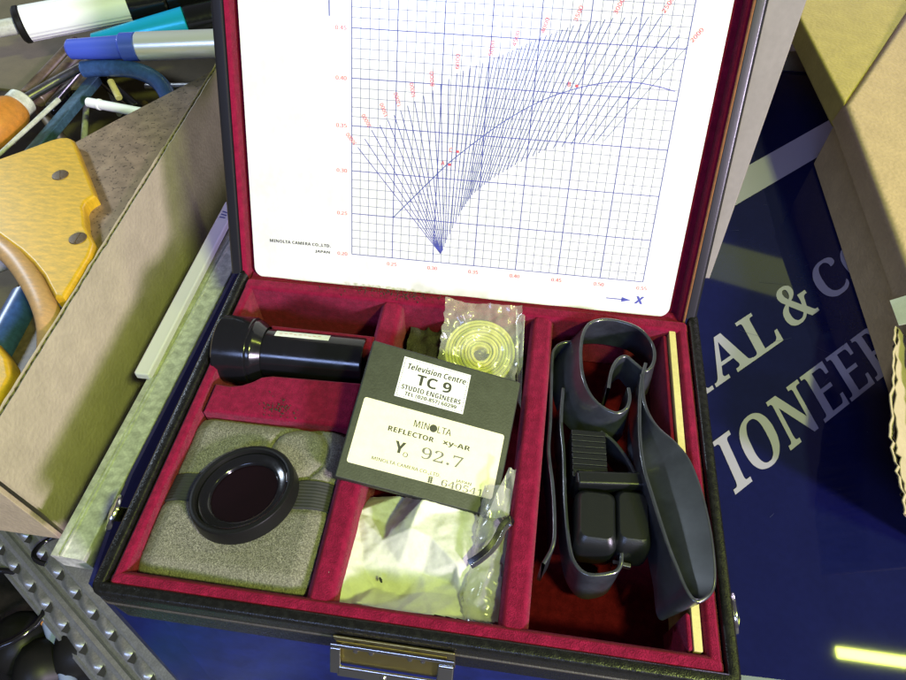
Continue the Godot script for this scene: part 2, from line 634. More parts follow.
	M.enamel = mat(0.66, 0.68, 0.60, 0.4, {"tex": "wear", "scale": 16.0, "nrm": "leather_n", "ns": 0.06})
	M.blue_anod = mat(0.01, 0.42, 0.80, 0.28, {"metal": 0.25})
	M.blue_plastic = mat(0.05, 0.09, 0.52, 0.35)
	M.blue_paint = mat(0.04, 0.10, 0.30, 0.35, {"tex": "wear", "scale": 20.0})
	M.blue_steel = mat(0.07, 0.15, 0.24, 0.4, {"metal": 0.3, "tex": "wear", "scale": 20.0})
	M.brown_rod = mat(0.16, 0.11, 0.08, 0.4, {"tex": "wear", "scale": 20.0})
	M.red_plastic = mat(0.50, 0.015, 0.04, 0.3)
	M.teal_plastic = mat(0.005, 0.16, 0.13, 0.4)
	M.fluff = mat(0.11, 0.10, 0.085, 1.0, {"tex": "plush", "scale": 20.0})
	M.scuff = mat(0.03, 0.034, 0.10, 0.35)
	M.dirt = mat(0.07, 0.055, 0.03, 1.0, {"tex": "plush", "scale": 30.0})
	M.floor = mat(0.05, 0.048, 0.05, 0.8, {"tex": "wear", "scale": 2.0})
	M.pad_dark = mat(0.02, 0.02, 0.02, 0.6)

# ---------------------------------------------------------------- the place
func build_floor() -> void:
	var s := S()
	rbox(s, Vector3(0, -0.33, -0.6), Vector3(6, 0.05, 6), 0.01)
	structure("floor", s, M.floor)

func build_trunk() -> void:
	var t := thing("storage_chest", "glossy dark blue trunk with pale diagonal lettering, carrying the open black case", "trunk", Vector3(0.1, -0.3, -0.35))
	var s := S()
	# outline of the top and of the wider foot; a cut front left corner
	var top := P2([-0.205, -0.69, 0.62, -0.70, 0.62, -0.020, -0.160, -0.001, -0.192, -0.003, -0.2085, -0.010, -0.2140, -0.052, -0.2165, -0.085, -0.2120, -0.262])
	var foot := P2([-0.205, -0.69, 0.62, -0.70, 0.62, 0.020, -0.112, 0.058, -0.150, 0.052, -0.184, 0.030, -0.2100, -0.030, -0.2165, -0.085, -0.2120, -0.262])
	var rows := []
	for lv in [[-0.30, 1.0], [-0.064, 0.04], [-0.0585, 0.012], [-0.0558, 0.0], [-0.055, 0.0]]:
		var row := PackedVector3Array()
		for i in top.size():
			var q := top[i].lerp(foot[i], lv[1])
			if lv[0] == -0.055:
				q = inset(top, 0.003)[i]
			row.append(Vector3(q.x, lv[0], q.y))
			row.append(Vector3(q.x, lv[0], q.y))
		rows.append(row)
	# doubled columns keep the upright corners crisp
	var r2 := []
	for row in rows:
		var a := PackedVector3Array()
		for i in top.size():
			a.append(row[(i * 2) % row.size()])
			a.append(row[((i + 1) * 2) % row.size()])
		r2.append(a)
	for k in r2.size() - 1:
		for i in top.size():
			var a: Vector3 = r2[k][i * 2]
			var b: Vector3 = r2[k][i * 2 + 1]
			var c: Vector3 = r2[k + 1][i * 2 + 1]
			var d: Vector3 = r2[k + 1][i * 2]
			var n := (b - a).cross(d - a).normalized()
			if n.dot((a + b) * 0.5 - Vector3(0.2, -0.4, -0.35)) < 0.0:
				n = -n
			quad(s, a, b, c, d, n)
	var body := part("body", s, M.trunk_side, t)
	s = S()
	var tp: PackedVector3Array = rows[4]
	var cap := PackedVector2Array()
	for i in top.size():
		cap.append(Vector2(tp[i * 2].x, tp[i * 2].z))
	var ix := Geometry2D.triangulate_polygon(cap)
	for k in range(0, ix.size(), 3):
		var q := []
		for j in 3:
			q.append(Vector3(cap[ix[k + j]].x, -0.055, cap[ix[k + j]].y))
		tri(s, q[0], q[1], q[2], Vector3.UP, Vector3.UP, Vector3.UP)
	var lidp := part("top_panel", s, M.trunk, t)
	body.name = "body"
	var e := Vector3(0.7348, 0, -0.6783)
	var u := Vector3(-0.275, 0, -0.961)
	var o := Vector3(0.204, -0.0546, -0.1267)
	s = S()
	# stems lean against the line of the text, as printed
	text(s, "IONEER", "Droid Serif Bold", o, e, u, 0.198, 0.041)
	text(s, "IAL", "Droid Serif Bold", o + e * 0.000 + u * 0.0755, e, u, 0.104, 0.0385)
	text(s, "&", "Droid Serif Bold", o + e * 0.1165 + u * 0.079, e, u, 0.037, 0.0395)
	text(s, "CO", "Droid Serif Bold", o + e * 0.1655 + u * 0.080, e, u, 0.080, 0.039)
	part("lettering", s, M.print_cream, lidp)
	s = S()
	line(s, Vector3(0.19, -0.0546, -0.408), Vector3(0.45, -0.0546, -0.655), 0.033, Vector3.UP)
	part("printed_band", s, M.print_cream, lidp)
	s = S()
	var rn := RandomNumberGenerator.new()
	rn.seed = 91
	for k in 16:
		var q := Vector3(rn.randf_range(0.19, 0.34), -0.0544, rn.randf_range(-0.5, -0.03))
		var an := rn.randfn(0.6, 0.5)
		var ln := rn.randf_range(0.001, 0.018) * rn.randf()
		var prev := q
		for m in 4:
			an += rn.randf_range(-0.2, 0.2)
			var nx := prev + Vector3(cos(an), 0, -sin(an)) * ln * 0.4
			line(s, prev, nx, 0.00012 + 0.00012 * rn.randf(), Vector3.UP)
			prev = nx
	part("scuffs", s, M.scuff, lidp).set_meta("kind", "stuff")

func lid_outline(d: float) -> PackedVector2Array:
	return round_rect(-0.1800 + d, 0.1725 - d, -0.246 + d, 0.0120 - d * 0.3, maxf(0.011 - d, 0.0015))

func lid_point(x: float, u: float, n: float) -> Vector3:
	return LO + LU * u + LN * n + Vector3(x, 0, 0)

func build_case() -> void:
	var t := thing("instrument_case", "open black leather instrument case lined in crimson velvet with a chart in its lid", "case", Vector3(0, -0.055, -0.115))
	var s := S()
	var xf := Transform3D()
	var outline := round_rect(-0.1735, 0.1735, -0.2405, 0.0075, 0.006)
	frame(s, outline, P2([-0.0075, -0.053, -0.0075, -0.0015, -0.0066, 0.0003, -0.0052, 0.001, -0.0020, 0.001, -0.0006, 0.0002, 0.0, -0.0018, 0.0, -0.0145, -0.0004, -0.0150, -0.0004, -0.044, -0.002, -0.0505, -0.006, -0.0535]), xf, 20, 39)
	rbox(s, Vector3(0, -0.0335, -0.2370), Vector3(0.344, 0.039, 0.0066), 0.001)
	slab(s, inset(outline, 0.004), 0.0042, 0.0005, Transform3D(Basis(), Vector3(0, -0.0502, 0)))
	var shell := part("tray_shell", s, M.leather, t)
	s = S()
	frame(s, outline, P2([0.0, -0.0146, 0.0007, -0.0150, 0.0007, -0.0166, 0.0, -0.0170]), xf, 20, 39)
	part("edge_welt", s, M.leather_worn, shell)
	# velvet walls of the tray
	var vel = M.velvet
	s = S()
	rbox(s, Vector3(0, -0.0245, -0.0022), Vector3(0.331, 0.050, 0.0095), 0.003)
	part("front_lining", s, vel, t)
	s = S()
	rbox(s, Vector3(0, -0.0245, -0.2265), Vector3(0.331, 0.050, 0.0110), 0.0028)
	var backl := part("back_lining", s, vel, t)
	s = S()
	rbox(s, Vector3(-0.1617, -0.0245, -0.114), Vector3(0.0070, 0.049, 0.224), 0.0025)
	part("side_lining", s, vel, t)
	s = S()
	rbox(s, Vector3(0.1615, -0.0245, -0.114), Vector3(0.0080, 0.049, 0.224), 0.003)
	part("side_lining", s, vel, t)
	s = S()
	rbox(s, Vector3(0.1494, -0.0255, -0.0175), Vector3(0.0034, 0.048, 0.0195), 0.0015)
	part("slip_lining", s, vel, t)
	s = S()
	rbox(s, Vector3(0.1494, -0.0275, -0.176), Vector3(0.0034, 0.048, 0.088), 0.0015)
	part("slip_lining", s, vel, t)
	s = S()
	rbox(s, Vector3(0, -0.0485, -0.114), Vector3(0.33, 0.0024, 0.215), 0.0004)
	part("floor_lining", s, M.velvet_floor_shaded, t)
	s = S()
	rbox(s, Vector3(-0.0485, -0.0255, -0.114), Vector3(0.0165, 0.050, 0.2225), 0.0045, Basis(Vector3.UP, 0.012))
	part("divider", s, vel, t)
	s = S()
	rbox(s, Vector3(0.0598, -0.0255, -0.114), Vector3(0.0160, 0.050, 0.2225), 0.0045, Basis(Vector3.UP, -0.018))
	part("divider", s, vel, t)
	# tray insert with the pocket cut for the tube
	s = S()
	slab(s, P2([-0.1335, -0.1900, -0.0565, -0.1900, -0.0565, -0.1775, -0.1310, -0.1775]), 0.045, 0.0022, Transform3D(Basis(), Vector3(0, -0.0015, 0)))
	part("insert_block", s, vel, t)
	s = S()
	slab(s, P2([-0.1555, -0.1130, -0.0565, -0.1130, -0.0565, -0.1490, -0.1190, -0.1470, -0.1260, -0.1450, -0.1310, -0.1405, -0.1370, -0.1370, -0.1445, -0.1350, -0.1555, -0.1355]), 0.045, 0.0024, Transform3D(Basis(), Vector3(0, -0.0015, 0)))
	part("insert_block", s, vel, t)
	s = S()
	rbox(s, Vector3(-0.106, -0.040, -0.165), Vector3(0.098, 0.012, 0.052), 0.001)
	part("pocket_floor", s, vel, t)
	# lid
	var lx := Transform3D(Basis(Vector3(1, 0, 0), LN, -LU), LO)   # local x, height along the normal, -z up the lid
	var lo := lid_outline(0.0)
	s = S()
	frame(s, lo, P2([-0.0090, -0.012, -0.0090, -0.0015, -0.0078, 0.0, -0.0030, 0.0, -0.0012, -0.0006, 0.0, -0.0030, 0.0, -0.022, -0.003, -0.0265, -0.0088, -0.0275]), lx, 11, 24)
	slab(s, lid_outline(0.0085), 0.0135, 0.0006, lx * Transform3D(Basis(), Vector3(0, -0.0138, 0)))
	var lid := part("lid", s, M.leather_smooth, t)
	s = S()
	frame(s, lid_outline(0.0092), P2([-0.0004, -0.004, -0.0004, 0.0004, 0.0004, 0.0008, 0.0010, 0.0002]), lx, 18, 24)
	part("raw_edge", s, M.piping, lid)
	s = S()
	slab(s, lid_outline(0.0086), 0.0018, 0.0004, lx * Transform3D(Basis(), Vector3(0, -0.0118, 0)))
	frame(s, lid_outline(0.0092), P2([-0.0032, -0.0125, -0.0032, -0.0040, -0.0022, -0.0022, -0.0004, -0.0014]), lx, 11, 24)
	part("lid_lining", s, vel, lid)
	# hinge cloth between lid and tray
	s = S()
	var rows := []
	for k in 9:
		var f := k / 8.0
		var row := PackedVector3Array()
		for j in 40:
			var x := lerpf(-0.1655, 0.1655, j / 39.0)
			var a := Vector3(x, -0.0006, -0.2285).lerp(lid_point(x, -0.0012, -0.0104), f)
			a += Vector3(0, -0.0022, 0.0014) * sin(f * PI) + Vector3(0, 0.0006, 0) * sin(j * 0.7) * f
			row.append(a)
		rows.append(row)
	grid(s, rows, false, false, Vector3(0, 1, 0.4))
	part("hinge_cloth", s, vel, t)
	build_chart(t)
	build_latch(t)
	# round studs on both ends
	for sd in [-1.0, 1.0]:
		s = S()
		var at := Vector3(-0.1890, -0.0160, -0.0430) if sd < 0 else Vector3(0.1790, -0.017, -0.0350)
		var fc := Vector3(-0.9, 0.55, 0.1) if sd < 0 else Vector3(0.9, 0.30, 0.0)
		rbox(s, Vector3(0.1735 * sd, -0.0175, at.z).lerp(at, 0.45), Vector3(0.016 if sd < 0 else 0.006, 0.0022, 0.009), 0.0008, Basis(Vector3(0, 0, 1), 0.05))
		part("stud_tab", s, M.leather, t)
		s = S()
		lathe(s, P2([0.0, 0.0032, 0.003, 0.0030, 0.006, 0.0024, 0.0088, 0.0016, 0.0098, 0.0020, 0.0108, 0.0016, 0.0112, 0.0006, 0.0108, -0.001, 0.0, -0.001]), axis_xf(at, at + fc), 40)
		part("stud", s, M.chrome, t)
	# mildew on the lining
	s = S()
	var rn := RandomNumberGenerator.new()
	rn.seed = 5
	for k in 190:
		var c := Vector3(rn.randfn(-0.052, 0.024), 0.0006, rn.randfn(-0.2290, 0.0026))
		if k > 125:
			c = Vector3(rn.randfn(-0.105, 0.006), -0.0012, rn.randfn(-0.1215, 0.003))
		c.z = clampf(c.z, -0.2315, -0.115)
		var r := rn.randf_range(0.0002, 0.0008)
		lathe(s, P2([0.0, 0.0007, r * 0.7, 0.0005, r, -0.0004]), Transform3D(Basis(Vector3.UP, rn.randf() * 6.0) * Basis.from_scale(Vector3(1.0, 1.0, rn.randf_range(0.4, 1.0))), c), 6)
	var mil := part("mildew", s, M.dirt, backl)
	mil.set_meta("kind", "stuff")

func chart_point(gx: float, gy: float, lift := 0.0002) -> Vector3:
	return Vector3(-0.0854 + gx * 0.0309, 0.016, -0.251) + LU * (gy * 0.0309) + LN * lift

func build_chart(t: Node3D) -> void:
	# local frame: LO lies 9.3 mm in front of the chart's face
	var off := (Vector3(0, 0.016, -0.251) - LO).dot(LN)
	var lx := Transform3D(Basis(Vector3(1, 0, 0), LN, -LU), LO + LN * off)
	var s := S()
	slab(s, round_rect(-0.1632, 0.1535, -0.2325, 0.0035, 0.0075, 6), 0.0014, 0.0003, lx)
	var card := part("chart_card", s, M.board_white, t)
	var major := S()
	var minor := S()
	for k in 36:
		var w := k % 5 == 0
		line(major if w else minor, chart_point(k * 0.2, 0, 0.0002 if w else 0.00012), chart_point(k * 0.2, 6.2, 0.0002 if w else 0.00012), 0.00052 if w else 0.00036, LN)
	for k in 32:
		var w := k % 5 == 0
		line(major if w else minor, chart_point(0, k * 0.2, 0.00024 if w else 0.00015), chart_point(7.0, k * 0.2, 0.00024 if w else 0.00015), 0.00052 if w else 0.00036, LN)
	part("fine_grid_lines", minor, M.ink_minor, card)
	part("main_grid_lines", major, M.ink_grid, card)
	# the fan of slanting lines
	s = S()
	var up := P2([0.14, 2.54, 0.46, 2.94, 0.83, 3.18, 1.11, 3.41, 1.42, 3.62, 1.81, 3.87, 2.32, 4.25, 3.00, 4.55, 3.47, 4.77, 4.03, 5.05, 4.67, 5.31, 5.44, 5.49, 6.38, 5.57, 7.02, 5.08])
	var dn := P2([2.18, 0.22, 2.18, 0.22, 2.18, 0.23, 2.19, 0.24, 2.21, 0.28, 2.23, 0.31, 2.31, 0.57, 2.62, 1.31, 2.83, 1.68, 3.22, 2.05, 3.75, 2.43, 4.37, 2.80, 5.11, 3.01, 5.62, 3.09])
	var steps := [2, 2, 2, 2, 2, 3, 5, 5, 6, 6, 5, 4, 3]
	for k in steps.size():
		for j in steps[k]:
			var f: float = float(j) / float(steps[k])
			var a := up[k].lerp(up[k + 1], f)
			var b := dn[k].lerp(dn[k + 1], f)
			line(s, chart_point(a.x, a.y, 0.00038), chart_point(b.x, b.y, 0.00038), 0.00038, LN)
	line(s, chart_point(7.02, 5.08, 0.0003), chart_point(5.62, 3.09, 0.0003), 0.00026, LN)
	var lc := smooth_path(PackedVector3Array([chart_point(1.02, 1.01, 0.00045), chart_point(1.93, 2.01, 0.00045), chart_point(2.4, 2.49, 0.00045), chart_point(3.33, 3.27, 0.00045), chart_point(4.15, 3.80, 0.00045), chart_point(4.86, 4.10, 0.00045), chart_point(5.46, 4.26, 0.00045), chart_point(5.97, 4.31, 0.00045), chart_point(6.49, 4.27, 0.00045), chart_point(6.92, 4.19, 0.00045)]), 6)
	for k in lc.size() - 1:
		line(s, lc[k], lc[k + 1], 0.00050, LN)
	part("curve_lines", s, M.ink_blue, card)
	# figures
	var X := Vector3(1, 0, 0)
	var f := "Droid Sans"
	s = S()
	for k in 7:
		text(s, "0.%02d" % (20 + 5 * k), f, chart_point(-0.36, k - 0.05, 0.0003), X, LU, 0.0075, 0.0025)
		text(s, "0.%02d" % (25 + 5 * k), f, chart_point(k + 0.88, -0.20, 0.0003), X, LU, 0.0072, 0.0026)
	var tl := ["30000", "20000", "15000", "12000", "10000", "8000", "6000", "5000", "4500", "4000", "3500", "3000", "2500", "2000"]
	for k in 14:
		var d := (up[k] - dn[k]).normalized()
		var dir := (X * d.x + LU * d.y).normalized()
		var sid := LN.cross(dir)
		var p := chart_point(up[k].x + d.x * 0.08, up[k].y + d.y * 0.08, 0.0003) - sid * 0.0012
		text(s, tl[k], f, p, dir, sid, 0.0092, 0.0026)
	for q in [[2.08, 2.30, "A"], [2.25, 2.60, "C"], [4.70, 4.14, "B"]]:
		text(s, q[2], f, chart_point(q[0], q[1], 0.0005), X, LU, 0.0, 0.0028)
		line(s, chart_point(q[0] + 0.16, q[1] + 0.02, 0.0005), chart_point(q[0] + 0.22, q[1] + 0.02, 0.0005), 0.0015, LN)
	part("red_figures", s, M.ink_red, card)
	s = S()
	line(s, chart_point(6.22, -0.48), chart_point(6.64, -0.48), 0.0007, LN)
	tri(s, chart_point(6.58, -0.42), chart_point(6.58, -0.54), chart_point(6.80, -0.48), LN, LN, LN)
	text(s, "x", "Droid Sans Bold", chart_point(6.88, -0.55), X, LU, 0.0062, 0.0058, 0.15)
	part("axis_mark", s, M.ink_blue, card)
	s = S()
	line(s, chart_point(-0.49, 5.20), chart_point(-0.49, 5.55), 0.0007, LN)
	tri(s, chart_point(-0.57, 5.52), chart_point(-0.41, 5.52), chart_point(-0.49, 5.74), LN, LN, LN)
	text(s, "y", "Droid Sans Bold", chart_point(-0.6, 5.85), X, LU, 0.0062, 0.0070, 0.15)
	part("axis_mark", s, M.ink_blue, card)
	s = S()
	text(s, "MINOLTA CAMERA CO.,LTD.", "Droid Sans Bold", chart_point(-2.07, 0.10), X, LU, 0.0475, 0.0027)
	text(s, "JAPAN", "Droid Sans Bold", chart_point(-0.93, -0.06), X, LU, 0.0115, 0.0024)
	part("maker_line", s, M.ink_black, card)

func build_latch(t: Node3D) -> void:
	# a swinging hasp frame on the front, with brass catch behind it
	var tilt := Basis(Vector3(1, 0, 0), deg_to_rad(58.0)) * Basis(Vector3.UP, deg_to_rad(0.0))
	var xf := Transform3D(tilt, Vector3(-0.0042, -0.0080, 0.0125))
	var s := S()
	rbox(s, Vector3(-0.0042, -0.025, 0.0088), Vector3(0.066, 0.034, 0.0014), 0.0005)
	var pl := part("latch_plate", s, M.brass, t)
	s = S()
	# frame: local x across, z down the plate
	var f := 0.0335
	rbox(s, xf * Vector3(0, 0, 0.0012), Vector3(f * 2, 0.0016, 0.0026), 0.0006, tilt)
	rbox(s, xf * Vector3(-f + 0.003, 0, 0.0115), Vector3(0.006, 0.0018, 0.0178), 0.0007, tilt)
	rbox(s, xf * Vector3(f - 0.0045, 0.0003, 0.0115), Vector3(0.009, 0.0030, 0.0178), 0.0011, tilt)
	rbox(s, xf * Vector3(0, 0, 0.0185), Vector3(f * 2 - 0.008, 0.0018, 0.0072), 0.0007, tilt)
	var fr := part("hasp_frame", s, M.chrome, t)
	s = S()
	rbox(s, xf * Vector3(-0.001, -0.0030, 0.0085), Vector3(0.060, 0.0012, 0.0150), 0.0004, tilt)
	part("hasp_back", s, M.brass, fr)
	for x in [-0.020, -0.0115, 0.0095, 0.0165]:
		s = S()
		lathe(s, P2([0.0, 0.0014, 0.0013, 0.0011, 0.0019, 0.0, 0.0019, -0.001]), xf * Transform3D(Basis(), Vector3(x, -0.0024, 0.0052)), 14)
		part("rivet", s, M.chrome, fr)
	s = S()
	lathe(s, P2([0.0, 0.0010, 0.0012, 0.0008, 0.0019, 0.0, 0.0019, -0.001]), xf * Transform3D(Basis(), Vector3(-0.004, 0.0011, 0.0185)), 16)
	part("rivet", s, M.chrome, fr)
	for x in [-0.021, -0.0125, 0.0065, 0.0125]:
		s = S()
		lathe(s, P2([0.0, 0.0014, 0.0014, 0.0010, 0.0020, 0.0, 0.0020, -0.001]), Transform3D(Basis(Vector3(1, 0, 0), PI / 2), Vector3(-0.0042 + x, -0.0165, 0.0095)), 14)
		part("rivet", s, M.chrome, pl)

# ---------------------------------------------------------------- what lies in the case
func build_case_contents() -> void:
	build_tube()
	build_pad()
	build_reflector_box()
	build_middle()
	build_strap()
	var s := S()
	rbox(s, Vector3(0.1538, -0.0245, -0.117), Vector3(0.0046, 0.046, 0.218), 0.0004, Basis(Vector3.UP, -0.004))
	lone("card_strip", s, M.card_yellow, "narrow yellow board standing on edge beside the right crimson wall of the case", "board")

func build_tube() -> void:
	var t := thing("viewing_tube", "black cylindrical viewing tube with flared end lying in the crimson pocket", "tube", Vector3(-0.11, -0.03, -0.172))
	var a := Vector3(-0.1640, -0.0095, -0.1695)
	var b := Vector3(-0.0590, -0.0125, -0.1735)
	var xf := axis_xf(a, b)
	var s := S()
	lathe(s, P2([0.0, 0.002, 0.0205, 0.002, 0.0215, 0.0, 0.0235, 0.0, 0.0245, 0.001, 0.0245, 0.0225, 0.0240, 0.0235, 0.0228, 0.0240, 0.0228, 0.0258, 0.0222, 0.0270, 0.0185, 0.0325]), xf, 56)
	part("flared_end", s, M.plastic_black, t)
	s = S()
	lathe(s, P2([0.0178, 0.0318, 0.0172, 0.0326, 0.0172, 0.1015, 0.0165, 0.1030, 0.0145, 0.1030, 0.0140, 0.1015, 0.0, 0.1000]), xf, 56)
	var brl := part("barrel", s, M.plastic_black, t)
	s = S()
	var ink := S()
	# label bent round the barrel; angle measured in the tube's own frame towards the top back
	var upv := xf.basis.inverse() * Vector3(0, 0.93, -0.36)
	var a0 := atan2(upv.z, upv.x)
	var rows := []
	for k in 7:
		var an := a0 + lerpf(-0.20, 0.20, k / 6.0)
		rows.append(PackedVector3Array([xf * Vector3(0.01735 * cos(an), 0.0395, 0.01735 * sin(an)), xf * Vector3(0.01735 * cos(an), 0.078, 0.01735 * sin(an))]))
	grid(s, rows, false, false, Vector3(0, 1, 0))
	part("label", s, M.paper_white, brl)
	for k in 9:
		var an := a0 + 0.03 * (k % 3 - 1)
		var q := xf * Vector3(0.0175 * cos(an), 0.0425 + k * 0.0034, 0.0175 * sin(an))
		line(ink, q, q + xf.basis.y * 0.002, 0.0006, Vector3(0, 0.8, -0.6))
	part("label_marks", ink, M.ink_red, brl)

func pad_height(x: float, z: float) -> float:
	# plush pad, pillowed at its edges, with a round cut behind the filter
	var fx := clampf(minf(x + 0.1585, -0.0570 - x) / 0.010, 0.0, 1.0)
	var fz := clampf(minf(z + 0.1125, -0.0075 - z) / 0.010, 0.0, 1.0)
	var h := -0.0045 - 0.0060 * (1.0 - sqrt(fx)) - 0.0060 * (1.0 - sqrt(fz))
	h += 0.0012 * sin(x * 60.0 + 1.0) * cos(z * 70.0)
	h += 0.0020 * clampf((x + 0.105) / 0.05, 0.0, 1.0)
	var d := Vector2(x + 0.085, z + 0.093).length() - 0.0185
	h -= 0.0030 * exp(-d * d / 0.0000022)
	if d < 0.0:
		h += 0.0015 * clampf(-d / 0.006, 0.0, 1.0)
	var band := absf(z + 0.0635 - (x + 0.11) * -0.06)
	h -= 0.0016 * (1.0 - smoothstep(0.009, 0.0125, band))
	# torn edge near the ring
	var d2 := Vector2(x + 0.112, z + 0.094).length()
	h -= 0.002 * exp(-d2 * d2 / 0.00003)
	return h

func build_pad() -> void:
	var t := thing("foam_pad", "grey green plush foam pad filling the front left compartment, black elastic across it", "pad", Vector3(-0.106, -0.047, -0.06))
	var s := S()
	var rows := []
	var nz := noise(31, 380.0, 3)
	for i in 71:
		var x := lerpf(-0.1585, -0.0570, i / 70.0)
		var row := PackedVector3Array()
		for j in 76:
			var z := lerpf(-0.1125, -0.0075, j / 75.0)
			row.append(Vector3(x, pad_height(x, z) + 0.0006 * nz.get_noise_2d(x, z), z))
		rows.append(row)
	grid(s, rows, false, false, Vector3.UP)
	var e0 := []
	for c in [[0, true], [70, true], [0, false], [75, false]]:
		var a := PackedVector3Array()
		var b := PackedVector3Array()
		for k in (76 if c[1] else 71):
			var p: Vector3 = rows[c[0]][k] if c[1] else rows[k][c[0]]
			a.append(p)
			b.append(Vector3(p.x, -0.047, p.z))
		e0 = [a, b]
		grid(s, e0, false, false, (a[10] - Vector3(-0.106, a[10].y, -0.06)))
	part("pad_body", s, M.foam, t)
	# ribbed elastic: many fine ridges across its width
	for side in [[-0.1590, -0.132], [-0.080, -0.0570]]:
		s = S()
		rows = []
		for j in 55:
			var f := j / 54.0
			var row := PackedVector3Array()
			for i in 13:
				var x := lerpf(side[0], side[1], i / 12.0)
				var z := -0.0635 + (x + 0.11) * -0.06 + lerpf(-0.0092, 0.0092, f)
				row.append(Vector3(x, pad_height(x, z) + 0.0014 + 0.00035 * absf(sin(f * PI * 9.0)) - (0.0014 if j == 0 or j == 54 else 0.0), z))
			rows.append(row)
		grid(s, rows, false, false, Vector3.UP)
		part("elastic_band", s, M.elastic, t)
	var c := Vector3(-0.1060, -0.0020, -0.0580)
	var f := thing("lens_filter", "round black lens filter ring with dark red glass held under the elastic", "lens filter", c)
	var xf := Transform3D(Basis(Vector3(-0.75, 0, 0.66).normalized(), deg_to_rad(12.0)) * Basis.from_scale(Vector3(0.955, 0.9, 0.955)), c)
	s = S()
	lathe(s, P2([0.0300, 0.0, 0.0328, 0.0005, 0.0333, 0.0015, 0.0326, 0.0110, 0.0321, 0.0119, 0.0311, 0.0123, 0.0296, 0.0123, 0.0289, 0.0118, 0.0286, 0.0085]), xf, 72)
	part("outer_ring", s, M.plastic_matt, f)
	s = S()
	lathe(s, P2([0.0286, 0.0090, 0.0272, 0.0094, 0.0262, 0.0088, 0.0240, 0.0082, 0.0222, 0.0078, 0.0214, 0.0070, 0.0210, 0.0052]), xf, 72)
	part("inner_ring", s, M.plastic_black, f)
	s = S()
	lathe(s, P2([0.0, 0.0058, 0.012, 0.0057, 0.0214, 0.0055, 0.0214, 0.0035, 0.0, 0.0035]), xf, 48)
	part("glass", s, M.glass_dark, f)
	s = S()
	rbox(s, xf * Vector3(0.0262, 0.0100, -0.0100), Vector3(0.0012, 0.0022, 0.0075), 0.0004, xf.basis * Basis(Vector3.UP, deg_to_rad(22.0)))
	part("slot_spring", s, M.chrome, f)

